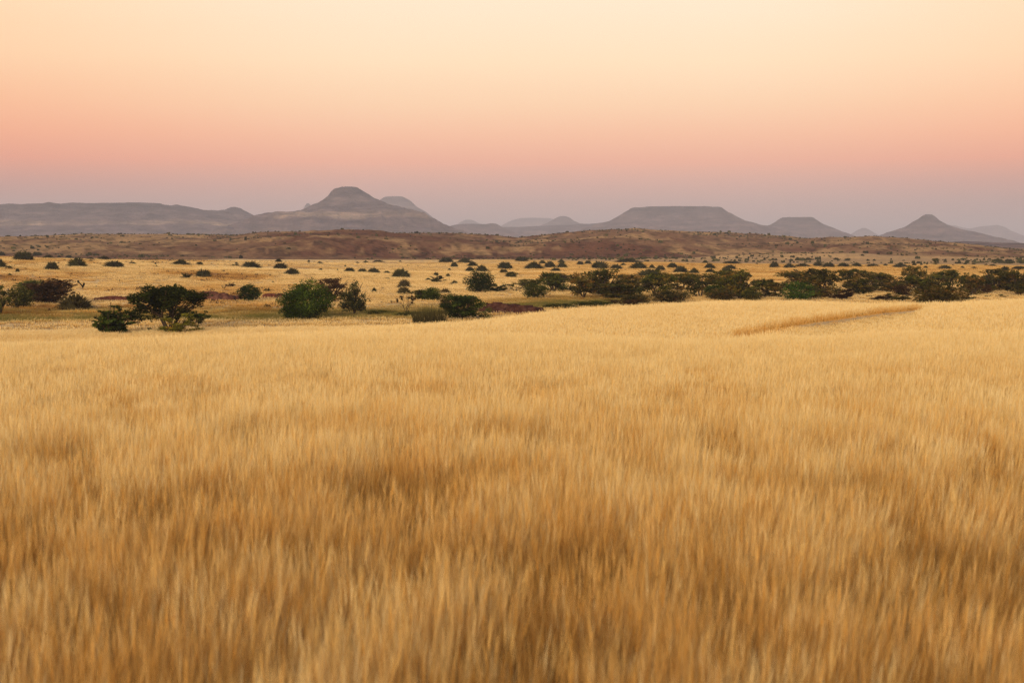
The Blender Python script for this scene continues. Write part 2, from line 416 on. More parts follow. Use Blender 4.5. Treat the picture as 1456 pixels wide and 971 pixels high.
def butte(name, D, parts, label, kdepth=1.0, nu=200, nw=80, seed=0, gully=.16, colour=(1, 1, 1, .15), base=-10, category='butte', depth=None):
    """parts: list of (silhouette [(px,row)..], table segment (pxL, pxR)); several parts are joined by their highest surface"""
    allp = [p for prt in parts for p, _ in prt[0]]
    pc = (min(allp) + max(allp)) / 2; az = px_az(pc)
    fw = np.array([math.sin(az), math.cos(az)]); rt = np.array([math.cos(az), -math.sin(az)])
    def proj(p, r):
        q = ray(p, r); s = D / (q[0] * fw[0] + q[1] * fw[1])
        return (q[0] * rt[0] + q[1] * rt[1]) * s, CAM_H + q[2] * s
    prs = []
    for sil, seg in parts:
        U = np.array([proj(p, r) for p, r in sil]); a_ = proj(seg[0], 300)[0]; b_ = proj(seg[1], 300)[0]
        prs.append((U, a_, b_))
    umin = min(p[0][0, 0] for p in prs); umax = max(p[0][-1, 0] for p in prs)
    top = max(p[0][:, 1].max() for p in prs)
    ext = max(max(p[1] - p[0][0, 0], p[0][-1, 0] - p[2]) for p in prs) * kdepth * 1.05
    if depth: ext = depth
    us = np.linspace(umin - 30, umax + 30, nu); ws = np.linspace(-ext, ext * .6, nw)
    Um, Wm = np.meshgrid(us, ws)
    L = (umax - umin)
    h = np.full(Um.shape, -1e9)
    for k, (P, a_, b_) in enumerate(prs):
        tt = np.clip(Um, a_, b_)
        du = Um - tt; dw = Wm / kdepth
        r0 = np.hypot(du, dw)
        sc = max(ext * .28, 60)
        nn = fbm(Um / sc + 3 * k, Wm / sc, 100 + seed + k, 5) - .5
        rid = np.abs(fbm(Um / (sc * .45), Wm / (sc * 1.5), 200 + seed + k, 4) - .5) * 2
        r = r0 * (1 + gully * (nn * 2 + (rid - .4) * .9) * smooth(.1, .5, np.abs(dw) / (r0 + 1)))
        s = .5 + .5 * du / np.maximum(r0, 1e-3); s = smooth(0, 1, s)
        hl = np.interp(a_ - r, P[:, 0], P[:, 1]); hr = np.interp(b_ + r, P[:, 0], P[:, 1])
        ta = np.interp(a_, P[:, 0], P[:, 1]); tb = np.interp(b_, P[:, 0], P[:, 1])
        s = np.where(r0 < 1e-3, .5, s)
        if b_ - a_ > .3 * L:       # long plateau: side follows the position along it
            st = np.clip((Um - a_) / (b_ - a_), 0, 1); s = st
        hm = hl * (1 - s) + hr * s
        tm = ta * (1 - s) + tb * s
        ref = np.interp(tt, P[:, 0], P[:, 1])
        fall = np.clip((hm - base) / np.maximum(tm - base, 1), 0, 1)
        hm = hm + (ref - tm) * fall
        h = np.maximum(h, hm) + np.where(np.abs(h - hm) < 200, 14 * np.log1p(np.exp(-np.clip(np.abs(h - hm) / 14, 0, 30))), 0) * np.clip((top - np.maximum(h, hm)) / 40, 0, 1) * (hm > base + 5) * (h > base + 5)
    h = np.where((h <= base + .5), base - 3, h)
    rel = np.clip((h - base) / (top - base), 0, 1)
    h = h + (fbm(Um / 35, Wm / 35, 300 + seed, 3) - .5) * min(10, (top - base) * .05) * np.clip(rel * 4, 0, 1) * (rel < .985)
    X = fw[0] * (D + Wm) + rt[0] * Um; Y = fw[1] * (D + Wm) + rt[1] * Um
    # sink skirts
    V = np.column_stack([X.ravel(), Y.ravel(), h.ravel()])
    n, mm = Um.shape; i = np.arange(n - 1)[:, None]; j = np.arange(mm - 1)[None, :]
    F = np.stack([i * mm + j, i * mm + j + 1, (i + 1) * mm + j + 1, (i + 1) * mm + j], -1).reshape(-1, 4)
    keep = (V[F][:, :, 2].max(1) > base - 2.5); F = F[keep]
    used = np.unique(F); idx = np.full(len(V), -1); idx[used] = np.arange(len(used)); V = V[used]; F = idx[F]; rl = rel.ravel()[used]
    me = mesh_from(name, V, F, [MAT['butte']], True, {'rel': rl})
    o = link(name, me, kind='structure', label=label, category=category); o.color = colour
    return o

BT = 'hill'
butte('mesa', 5500, [
    ([(-420, 350), (-360, 330), (-330, 305), (-300, 292), (-200, 290), (0, 289.5), (60, 288.8), (66, 287.8), (74, 287.8), (80, 288.8), (200, 288), (215, 288.5), (228, 290.5), (240, 293), (262, 298), (280, 303), (310, 314), (345, 326), (380, 338), (400, 350)], (-300, 214)),
    ([(190, 345), (225, 310), (236, 297), (243, 293.5), (254, 292), (264, 294), (275, 298), (290, 304), (320, 315), (350, 330), (380, 346)], (250, 258)),
    ([(180, 344), (240, 312), (285, 301.5), (305, 301), (318, 300), (325, 295.5), (329, 293.5), (337, 293.5), (344, 297), (354, 303), (370, 312), (395, 330), (420, 348)], (327, 338)),
    ], 'long grey-mauve table mountain with a knob at its right end, far left', kdepth=1.3, nu=700, nw=90, seed=1, depth=1100, colour=(1, 1, 1, 1), category='mesa')
butte('butte', 5000, [
    ([(210, 348), (280, 335), (335, 318), (360, 307), (378, 303.5), (405, 302.5), (425, 300), (440, 294.5), (455, 286), (466, 279), (471, 273), (476, 269), (484, 266.5), (493, 265.3), (500, 265.2), (507, 266.5), (515, 270.5), (526, 277.5), (540, 286), (556, 292), (575, 297), (592, 301), (602, 303), (612, 309), (626, 318), (642, 326.5), (665, 333), (700, 345)], (484, 503)),
    ], 'tallest conical butte with a rounded cap and a pale ledge halfway down', kdepth=1.0, nu=300, nw=160, seed=2, gully=.22, colour=(1, 1, 1, .9))
butte('pinnacle', 9000, [([(424, 345), (430, 300), (434, 292), (436, 289.5), (439, 289), (442, 292), (448, 300), (455, 345)], (436.5, 438.5))], 'tiny bluish pinnacle peeping over the left shoulder of the tallest butte', nu=50, nw=30, seed=3, category='pinnacle')
butte('mesa', 9000, [([(500, 345), (525, 300), (538, 286), (545, 281), (552, 279.5), (563, 279), (574, 280), (584, 286), (594, 295), (606, 302), (630, 320), (665, 345)], (552, 574))], 'bluish flat-topped mountain half hidden behind the right shoulder of the tallest butte', nu=120, nw=60, seed=4, category='mesa')
butte('butte', 14000, [([(635, 345), (646, 322), (655, 316), (662, 312.5), (670, 312.5), (680, 317), (692, 321), (705, 345)], (662, 670))], 'pale blue low butte just right of the tallest butte foot', nu=60, nw=30, seed=5)
butte('mesa', 7000, [([(560, 345), (620, 327), (645, 320.5), (660, 318.5), (690, 318.8), (700, 317.5), (706, 318.5), (715, 324), (730, 330), (760, 345)], (660, 705))], 'low tan mesa with a thin flat top at the foot of the tallest butte', nu=120, nw=50, seed=6, colour=(1.1, 1.0, .95, .3), category='mesa')
butte('mesa', 14500, [([(705, 345), (712, 322), (722, 316), (738, 310.5), (760, 309.8), (782, 310.5), (800, 316), (830, 345)], (740, 780))], 'palest blue flat mesa between the tallest butte and the wide table mountain', nu=90, nw=30, seed=7, category='mesa')
butte('butte', 10000, [([(740, 345), (765, 322), (777, 318), (785, 313), (792, 309), (797, 307.2), (804, 307.2), (810, 309.5), (816, 314.5), (824, 317.5), (850, 321), (880, 345)], (797, 804))], 'small grey-blue round-topped butte left of the wide table mountain', nu=90, nw=50, seed=8)
butte('hill', 7600, [([(600, 348), (640, 328), (690, 323.5), (740, 322.5), (790, 320.5), (830, 319), (855, 317), (900, 316), (1000, 318), (1100, 322), (1160, 330), (1220, 346)], (690, 1080))], 'long low plain-topped hill running under the wide table mountain', nu=200, nw=50, seed=9, kdepth=1.5)
butte('mesa', 6500, [([(780, 348), (830, 325), (852, 318.5), (868, 314), (880, 307), (890, 300.5), (897, 296), (903, 294.8), (925, 293.6), (960, 293.2), (1000, 293.4), (1021, 294), (1026, 295), (1033, 300), (1045, 307), (1060, 314), (1080, 319.5), (1095, 322), (1120, 330), (1160, 347)], (903, 1022))], 'wide flat-topped table mountain right of centre', nu=260, nw=120, seed=10, gully=.18, category='mesa')
butte('mesa', 7000, [([(1040, 348), (1075, 326), (1095, 320), (1102, 316), (1109, 311), (1113, 309.2), (1130, 308.6), (1153, 308.4), (1157, 310), (1165, 315.5), (1175, 320.5), (1190, 327), (1208, 333), (1235, 343), (1260, 350)], (1113, 1154))], 'smaller trapezoid mesa right of the wide table mountain', nu=170, nw=90, seed=11, category='mesa')
butte('butte', 13500, [([(1195, 346), (1210, 333), (1220, 327), (1226, 324.3), (1231, 324.3), (1238, 328), (1247, 333.5), (1265, 346)], (1226, 1231))], 'tiny pale cone between the trapezoid mesa and the pointed butte', nu=60, nw=30, seed=12)
butte('butte', 6300, [([(1200, 350), (1235, 340), (1250, 335.5), (1265, 330), (1282, 324.5), (1296, 317.5), (1305, 312), (1311, 307), (1316, 304.8), (1325, 305), (1329, 307.5), (1336, 314), (1348, 320), (1360, 325), (1372, 330), (1400, 340), (1440, 350)], (1316, 1325)),
     ([(1340, 348), (1360, 334), (1372, 332), (1385, 331), (1398, 333.5), (1412, 338), (1440, 342), (1470, 352)], (1380, 1388))], 'pointed butte with a small notched cap standing far right', nu=190, nw=110, seed=13, gully=.18)
butte('mountain', 15000, [([(1310, 346), (1335, 322), (1348, 319.5), (1362, 321.5), (1375, 325), (1390, 323), (1400, 321.5), (1410, 320.5), (1418, 320), (1428, 323), (1440, 329), (1452, 334), (1475, 341), (1520, 350)], (1348, 1418))], 'faint blue jagged mountains behind the pointed butte at the right edge', nu=120, nw=30, seed=14, category='mountain')
butte('hill', 2600, [([(1280, 362), (1310, 350), (1335, 345), (1370, 343), (1420, 345), (1500, 347), (1640, 344), (1760, 348), (1850, 362)], (1350, 1640))], 'low dusky purple-brown ridge behind the bushes at the right edge', nu=150, nw=60, seed=15, kdepth=1.5, base=-9, colour=(1.0, .9, .8, .1), category='hill')

# ------------------------------------------------------------------ grass
m, t, out = new_mat('straw'); MAT['straw'] = m
h = attr(t, 'h').outputs[2]; rr = attr(t, 'r').outputs[2]; tone = attr(t, 'tone', 'INSTANCER').outputs[2]; grn = attr(t, 'green', 'INSTANCER').outputs[2]
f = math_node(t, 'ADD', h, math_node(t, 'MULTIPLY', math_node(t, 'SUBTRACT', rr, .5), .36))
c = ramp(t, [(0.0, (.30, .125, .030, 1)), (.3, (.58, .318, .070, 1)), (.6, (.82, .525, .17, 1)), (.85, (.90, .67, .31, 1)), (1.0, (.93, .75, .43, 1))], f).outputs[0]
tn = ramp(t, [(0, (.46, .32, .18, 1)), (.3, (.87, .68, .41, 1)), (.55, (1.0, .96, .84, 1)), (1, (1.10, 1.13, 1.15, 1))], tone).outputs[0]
c = mixcol(t, 1.0, c, tn, 'MULTIPLY')
c = mixcol(t, grn, c, (.20, .17, .045, 1))
d1 = N(t, 'ShaderNodeBsdfDiffuse'); t.links.new(c, d1.inputs[0])
d2 = N(t, 'ShaderNodeBsdfTranslucent'); t.links.new(c, d2.inputs[0])
mx = N(t, 'ShaderNodeMixShader'); mx.inputs[0].default_value = .38
t.links.new(d1.outputs[0], mx.inputs[1]); t.links.new(d2.outputs[0], mx.inputs[2]); t.links.new(mx.outputs[0], out.inputs[0])

def tuft_mesh(name, seed, n_stem, n_leaf, radius, height, width, wisps, lean=(0.05, 0)):
    rng = np.random.default_rng(seed); V = []; F = []; Hh = []; Rr = []
    def ribbon(p0, dirn, length, w, bend, r, h0=0, h1=1, segs=3):
        side = np.array([math.cos(ph := rng.uniform(0, math.pi)), math.sin(ph), 0])
        b = len(V); d = np.array([dirn[0], dirn[1], 1.0]); d /= np.linalg.norm(d)
        p = np.array(p0, float)
        for k in range(segs + 1):
            tt = k / segs; ww = w * (1 - .8 * tt) / 2
            q = p + d * length * tt + np.array([bend[0], bend[1], -.25 * math.hypot(*bend)]) * tt ** 2
            if k == segs:
                V.append(q); Hh.append(h0 + (h1 - h0) * tt); Rr.append(r)
            else:
                V.append(q - side * ww); V.append(q + side * ww); Hh.extend([h0 + (h1 - h0) * tt] * 2); Rr.extend([r, r])
        for k in range(segs - 1):
            a = b + 2 * k; F.append((a, a + 1, a + 3)); F.append((a, a + 3, a + 2))
        a = b + 2 * (segs - 1); F.append((a, a + 1, a + 2))
        return V[-1]
    for i in range(n_stem):
        ang = rng.uniform(0, 2 * math.pi); rad_ = radius * math.sqrt(rng.uniform()); p0 = (rad_ * math.cos(ang), rad_ * math.sin(ang), 0)
        out_ = rng.uniform(.0, .13); dr = (math.cos(ang) * out_ + lean[0] + rng.normal(0, .045), math.sin(ang) * out_ + lean[1] + rng.normal(0, .045))
        L = height * (rng.uniform(.42, 1.02) if rng.uniform() > .05 else rng.uniform(1.05, 1.22)); r = rng.uniform()
        bend = (math.cos(ang) * out_ * .35 * L + lean[0] * .5, math.sin(ang) * out_ * .35 * L)
        tip = ribbon(p0, dr, L, width, bend, r, 0, .8)
        for k in range(wisps):        # feathery seed head
            bl = rng.uniform(.10, .2) * height / .6
            s0 = np.array(tip) - np.array([dr[0], dr[1], 1]) * bl * rng.uniform(.2, 1.0)
            a2 = rng.uniform(0, 2 * math.pi); o2 = rng.uniform(.04, .17)
            ribbon(s0, (dr[0] + math.cos(a2) * o2, dr[1] + math.sin(a2) * o2), bl, width * 1.3, (0, 0), r, .85, 1.0, segs=1)
    for i in range(n_leaf):
        ang = rng.uniform(0, 2 * math.pi); rad_ = radius * math.sqrt(rng.uniform()); p0 = (rad_ * math.cos(ang), rad_ * math.sin(ang), 0)
        out_ = rng.uniform(.2, .8); L = height * rng.uniform(.3, .6)
        ribbon(p0, (math.cos(ang) * out_, math.sin(ang) * out_), L, width * 1.6, (math.cos(ang) * L * .3, math.sin(ang) * L * .3), rng.uniform(), 0, .45, segs=2)
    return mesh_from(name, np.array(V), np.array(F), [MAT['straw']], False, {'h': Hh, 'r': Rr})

def tuft_set(tag, variants):
    c = bpy.data.collections.new('tufts_' + tag)
    for i, a_ in enumerate(variants):
        o = bpy.data.objects.new('grass_tuft_%s_%02d' % (tag, i), tuft_mesh('grass_tuft', *a_)); c.objects.link(o)
    return c

def scatter(name, coll, nvar, P, rot, scl, tone, green, **props):
    me = bpy.data.meshes.new(name); me.vertices.add(len(P)); me.vertices.foreach_set('co', np.asarray(P, np.float32).ravel())
    rng = np.random.default_rng(len(P))
    for n_, tp, vals, key in (('rot', 'FLOAT_VECTOR', rot, 'vector'), ('scl', 'FLOAT_VECTOR', scl, 'vector'), ('tone', 'FLOAT', tone, 'value'), ('green', 'FLOAT', green, 'value')):
        at_ = me.attributes.new(n_, tp, 'POINT'); at_.data.foreach_set(key, np.asarray(vals, np.float32).ravel())
    at_ = me.attributes.new('idx', 'INT', 'POINT'); at_.data.foreach_set('value', rng.integers(0, nvar, len(P)).astype(np.int32))
    o = link(name, me, **props)
    ng = bpy.data.node_groups.new(name + '_scatter', 'GeometryNodeTree')
    ng.interface.new_socket('Geometry', in_out='INPUT', socket_type='NodeSocketGeometry'); ng.interface.new_socket('Geometry', in_out='OUTPUT', socket_type='NodeSocketGeometry')
    gi = ng.nodes.new('NodeGroupInput'); go = ng.nodes.new('NodeGroupOutput')
    iop = ng.nodes.new('GeometryNodeInstanceOnPoints'); ci = ng.nodes.new('GeometryNodeCollectionInfo')
    ci.inputs['Collection'].default_value = coll; ci.inputs['Separate Children'].default_value = True; ci.inputs['Reset Children'].default_value = True
    def na(nm, dt):
        n = ng.nodes.new('GeometryNodeInputNamedAttribute'); n.data_type = dt; n.inputs['Name'].default_value = nm; return n.outputs['Attribute']
    er = ng.nodes.new('FunctionNodeEulerToRotation')
    ng.links.new(na('rot', 'FLOAT_VECTOR'), er.inputs[0])
    ng.links.new(gi.outputs[0], iop.inputs['Points']); ng.links.new(ci.outputs[0], iop.inputs['Instance'])
    iop.inputs['Pick Instance'].default_value = True
    ng.links.new(na('idx', 'INT'), iop.inputs['Instance Index']); ng.links.new(er.outputs[0], iop.inputs['Rotation']); ng.links.new(na('scl', 'FLOAT_VECTOR'), iop.inputs['Scale'])
    ng.links.new(iop.outputs[0], go.inputs[0])
    md = o.modifiers.new('scatter', 'NODES'); md.node_group = ng
    return o

RNG = np.random.default_rng(12)
AZL, AZR = rad(-25), rad(25)
def sample_ring(d0, d1, dens, feather=0.0):
    area = (AZR - AZL) / 2 * (d1 ** 2 - d0 ** 2); n = int(area * dens)
    d = np.sqrt(RNG.uniform(d0 ** 2, d1 ** 2, n)); a = RNG.uniform(AZL, AZR, n)
    if feather:
        keep = RNG.uniform(size=n) < smooth(d0, d0 + feather, d); d, a = d[keep], a[keep]
    return d * np.sin(a), d * np.cos(a), d, a
# places where the grass thins to dark scrubby gaps (metres, radius, depth)
GAPS = []
for p, r_, rw, k in [(600, 770, 1.5, .8), (530, 760, .9, .9), (690, 745, .8, .9), (415, 665, 1.3, .9), (330, 690, .9, .7), (250, 640, 1.4, .5), (80, 820, .5, .9), (100, 890, .8, .6), (560, 860, .9, .8), (760, 880, .8, .7), (1240, 740, .8, .9), (1250, 880, .9, .8),
                     (1430, 760, 1.0, .9), (1100, 690, 1.2, .7), (880, 670, 1.0, .6), (300, 800, .6, .7), (390, 860, .8, .7), (640, 900, .7, .8), (970, 720, 1.0, .45), (1180, 620, 1.5, .5), (700, 640, 1.3, .4), (1410, 640, 1.5, .7), (780, 580, 1.8, .4), (1040, 600, 2, .35), (160, 720, 1.0, .5), (510, 930, .7, .7), (1140, 930, .6, .7), (900, 940, .6, .5), (1350, 900, .8, .6)]:
    gx, gy, _, gd = at(p, r_ + 18); GAPS.append((gx, gy, rw, k))
def gapmask(x, y):
    g = np.zeros(x.shape)
    for gx, gy, rw, k in GAPS:
        dx = (x - gx) / (rw * .8); dy = (y - gy) / (rw * 2.2)
        g = np.maximum(g, k * (1 - smooth(.35, 1.0, np.hypot(dx, dy) + (vnoise(x * 2.2, y * 2.2, 9) - .5) * .6)))
    return g
def grass_field(name, coll, nvar, x, y, d, a, hs, **props):
    streak = fbm(np.arctan2(x, y) * 40, np.hypot(x, y) / 2.0, 79, 3); fstr = vnoise(np.arctan2(x, y) * 75, np.hypot(x, y) / 1.1, 80); big = fbm(x / 9, y / 9, 71, 3); mid_ = fbm(x / 2.3, y / 2.3, 72, 3); sm = vnoise(x * 2.0, y * 2.0, 73)
    g = gapmask(x, y) * np.clip(2.2 * fstr - .4, 0, 1) * .5
    fine = smooth(.50, .80, vnoise(x / .75, y / 1.1, 74)) * (1 - smooth(18, 60, d))
    dens_keep = RNG.uniform(size=len(x)) > np.clip(g * .3 + fine * .12 + .45 * smooth(.66, .92, fstr) * (1 - smooth(18, 40, d)), 0, .6)
    td, ts = track_dist(x, y)
    dens_keep &= ~((td < .95) & ~((td < .5) & (RNG.uniform(size=len(x)) < .8)))
    for q in NOGRASS: dens_keep &= np.hypot((x - q[0]) / q[2], (y - q[1]) / q[3]) > 1
    x, y, d, a, big, mid_, sm, g, fine, td, ts, streak, fstr = [v[dens_keep] for v in (x, y, d, a, big, mid_, sm, g, fine, td, ts, streak, fstr)]
    z = Z(x, y)
    n = len(x); s = hs * (0.95 + .08 * (mid_ - .25)) * RNG.uniform(.78, 1.22, n) * (1 - .24 * g - .1 * fine)
    px = W0 / 2 + np.tan(a) * FPX
    low = (1 - smooth(2, 9, td)) * (ts < 0) * smooth(1090, 1180, px) * (1 - smooth(1300, 1330, px))
    s = s * (1 - .72 * low); s = np.where(td < .5, s * .5, s)
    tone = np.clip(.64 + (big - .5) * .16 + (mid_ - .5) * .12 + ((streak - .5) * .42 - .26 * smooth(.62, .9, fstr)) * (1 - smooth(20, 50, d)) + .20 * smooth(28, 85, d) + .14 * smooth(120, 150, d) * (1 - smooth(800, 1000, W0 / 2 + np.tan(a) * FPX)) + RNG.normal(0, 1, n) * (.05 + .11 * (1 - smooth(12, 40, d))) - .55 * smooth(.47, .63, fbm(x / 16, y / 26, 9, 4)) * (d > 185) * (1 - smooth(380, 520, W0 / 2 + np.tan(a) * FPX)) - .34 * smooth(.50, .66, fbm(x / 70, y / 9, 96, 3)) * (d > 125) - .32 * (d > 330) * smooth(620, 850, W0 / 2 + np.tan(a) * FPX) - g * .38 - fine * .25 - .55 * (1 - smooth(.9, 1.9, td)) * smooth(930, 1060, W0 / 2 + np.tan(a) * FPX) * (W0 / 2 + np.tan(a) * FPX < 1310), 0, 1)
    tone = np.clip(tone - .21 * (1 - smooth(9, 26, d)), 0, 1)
    rb = riverband(x, y, d, a) * (d > 120); c0 = np.interp(px, [-400, 0, 200, 400, 600, 800, 1000, 1500], [188, 186, 186, 184, 190, 222, 235, 235])
    green = rb * np.clip(smooth(c0 + 8, c0 - 10, d) * .75 + .22 + (fbm(x / 7, y / 4, 78, 3) - .5) * 1.3 + .12, 0, 1)
    tone = tone - rb * .28
    green = np.maximum(green, (g > .55) * (RNG.uniform(size=n) < .22) * .4)
    wind = .03 + .10 * smooth(700, 1456, px)
    rot = np.column_stack([RNG.normal(0, .04, n), wind + RNG.normal(0, .05, n), RNG.uniform(-.5, .5, n) + RNG.integers(0, 2, n) * math.pi * 0])
    w = RNG.uniform(.85, 1.2, n)
    scl = np.column_stack([w, w, s])
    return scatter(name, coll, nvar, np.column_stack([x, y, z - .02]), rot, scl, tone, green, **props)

# rock mounds that keep the grass away: (x, y, half width, half depth)
MOUNDS = []
for p, r_, wpx, hpx in [(727, 446, 92, 13), (305, 428, 62, 12), (165, 428, 62, 5), (388, 424, 24, 6)]:
    gx, gy, gz, gd = at(p, r_, 100); MOUNDS.append((gx, gy, gz, gd, wpx / FPX * gd / 2, hpx / FPX * gd))
NOGRASS = [(m_[0], m_[1] + m_[4] * .35, m_[4] * .95, m_[4] * .5) for m_ in MOUNDS]

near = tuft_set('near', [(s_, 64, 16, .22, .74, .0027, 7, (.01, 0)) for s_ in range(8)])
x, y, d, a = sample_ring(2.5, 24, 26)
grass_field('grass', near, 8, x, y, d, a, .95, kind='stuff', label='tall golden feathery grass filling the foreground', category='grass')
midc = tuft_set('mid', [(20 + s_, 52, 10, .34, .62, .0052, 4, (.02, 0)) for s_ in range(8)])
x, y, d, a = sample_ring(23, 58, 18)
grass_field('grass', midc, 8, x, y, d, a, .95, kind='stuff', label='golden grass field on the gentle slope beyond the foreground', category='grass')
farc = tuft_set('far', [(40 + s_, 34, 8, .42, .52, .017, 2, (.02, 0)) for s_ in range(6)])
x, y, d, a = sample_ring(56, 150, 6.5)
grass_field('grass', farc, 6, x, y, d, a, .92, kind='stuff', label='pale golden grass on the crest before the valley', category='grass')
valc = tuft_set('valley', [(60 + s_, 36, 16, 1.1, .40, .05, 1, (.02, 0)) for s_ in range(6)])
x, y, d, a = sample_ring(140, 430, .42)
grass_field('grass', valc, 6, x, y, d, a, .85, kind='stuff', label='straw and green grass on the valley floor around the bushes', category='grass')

x, y, d, a = sample_ring(400, 720, .15)
kp = (RNG.uniform(size=len(d)) > smooth(470, 720, d) * .85); px__ = W0 / 2 + np.tan(a) * FPX
kp &= d < np.interp(px__, [0, 600, 800, 1000, 1200, 1456], [600, 720, 680, 620, 590, 580])
x, y, d, a = x[kp], y[kp], d[kp], a[kp]
grass_field('grass', valc, 6, x, y, d, a, .8, kind='stuff', label='thin straw grass on the far plain before the ridge', category='grass')

# ------------------------------------------------------------------ bushes and trees
def leaf_material(name, stops, trans=.25):
    m, t, out = new_mat(name)
    tn = attr(t, 'tone').outputs[2]; oi = N(t, 'ShaderNodeObjectInfo')
    c = ramp(t, stops, tn).outputs[0]
    c = mixcol(t, 1.0, c, oi.outputs['Color'], 'MULTIPLY')
    d1 = N(t, 'ShaderNodeBsdfDiffuse'); t.links.new(c, d1.inputs[0]); d2 = N(t, 'ShaderNodeBsdfTranslucent'); t.links.new(c, d2.inputs[0])
    mx = N(t, 'ShaderNodeMixShader'); mx.inputs[0].default_value = trans
    t.links.new(d1.outputs[0], mx.inputs[1]); t.links.new(d2.outputs[0], mx.inputs[2]); t.links.new(mx.outputs[0], out.inputs[0])
    return m
MAT['leaf'] = leaf_material('acacia_leaf', [(0, (.022, .024, .008, 1)), (.35, (.056, .060, .015, 1)), (.7, (.12, .115, .028, 1)), (1, (.22, .13, .03, 1))])
MAT['leafgreen'] = leaf_material('dark_green_leaf', [(0, (.016, .026, .006, 1)), (.5, (.036, .064, .010, 1)), (1, (.10, .15, .022, 1))])
MAT['leafbrown'] = leaf_material('brown_leaf', [(0, (.055, .030, .016, 1)), (.5, (.095, .052, .025, 1)), (1, (.16, .075, .030, 1))])
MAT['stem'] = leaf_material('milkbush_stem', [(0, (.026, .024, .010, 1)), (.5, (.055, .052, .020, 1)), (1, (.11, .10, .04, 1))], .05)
m, t, out = new_mat('bark'); MAT['bark'] = m
geo = N(t, 'ShaderNodeNewGeometry'); n1 = noise_at(t, 9, 4, geo.outputs['Position'], (1, 1, .25))
r = ramp(t, [(.3, (.035, .024, .016, 1)), (.7, (.09, .062, .042, 1))], n1.outputs[0])
b = N(t, 'ShaderNodeBsdfDiffuse'); t.links.new(r.outputs[0], b.inputs[0]); t.links.new(b.outputs[0], out.inputs[0])
m, t, out = new_mat('charred_wood'); MAT['charred'] = m
b = N(t, 'ShaderNodeBsdfDiffuse'); b.inputs[0].default_value = (.012, .009, .007, 1); t.links.new(b.outputs[0], out.inputs[0])
m, t, out = new_mat('red_rock'); MAT['rock'] = m
geo = N(t, 'ShaderNodeNewGeometry'); oi = N(t, 'ShaderNodeObjectInfo'); n1 = noise_at(t, 1.6, 5, geo.outputs['Position'])
r = ramp(t, [(.3, (.085, .030, .022, 1)), (.5, (.15, .055, .036, 1)), (.75, (.24, .105, .07, 1))], n1.outputs[0])
c = mixcol(t, 1.0, r.outputs[0], oi.outputs['Color'], 'MULTIPLY')
b = N(t, 'ShaderNodeBsdfDiffuse'); t.links.new(c, b.inputs[0]); t.links.new(b.outputs[0], out.inputs[0])

def tube(V, F, p0, p1, r0, r1, n=5):
    p0 = np.array(p0, float); p1 = np.array(p1, float); d = p1 - p0; L = np.linalg.norm(d)
    if L < 1e-6: return
    d /= L; u = np.cross(d, [0, 0, 1.0]) if abs(d[2]) < .9 else np.cross(d, [1.0, 0, 0]); u /= np.linalg.norm(u); v = np.cross(d, u)
    b = len(V)
    for k in range(n):
        an = 2 * math.pi * k / n; o = u * math.cos(an) + v * math.sin(an)
        V.append(p0 + o * r0); V.append(p1 + o * r1)
    for k in range(n):
        k2 = (k + 1) % n; F.append((b + 2 * k, b + 2 * k2, b + 2 * k2 + 1, b + 2 * k + 1))
def leaves(rng, centres, radii, tones, per, size, flat=.6):
    """leaf-sized quads in uneven clumps"""
    P = []; T = []; Sz = []
    for c, r, tn, n in zip(centres, radii, tones, per):
        q = rng.normal(size=(n, 3)); q /= np.linalg.norm(q, axis=1)[:, None]
        rr = rng.uniform(.15, 1.0, n) ** .5
        q = q * rr[:, None] * r; q[:, 2] *= flat
        P.append(c + q); T.append(np.clip(tn + rng.normal(0, .07, n) + .12 * q[:, 2] / r, 0, 1)); Sz.append(size * rng.uniform(.6, 1.3, n))
    P = np.vstack(P); T = np.concatenate(T); Sz = np.concatenate(Sz); n = len(P)
    a = rng.normal(size=(n, 3)); a[:, 2] *= .55; a /= np.linalg.norm(a, axis=1)[:, None]
    b = np.cross(a, rng.normal(size=(n, 3))); b /= np.linalg.norm(b, axis=1)[:, None]
    a *= Sz[:, None]; b *= Sz[:, None] * .55
    V = np.stack([P - a, P - b * .9, P + a, P + b], 1).reshape(-1, 3)
    F = np.arange(4 * n).reshape(-1, 4)
    return V, F, np.repeat(T, 4)

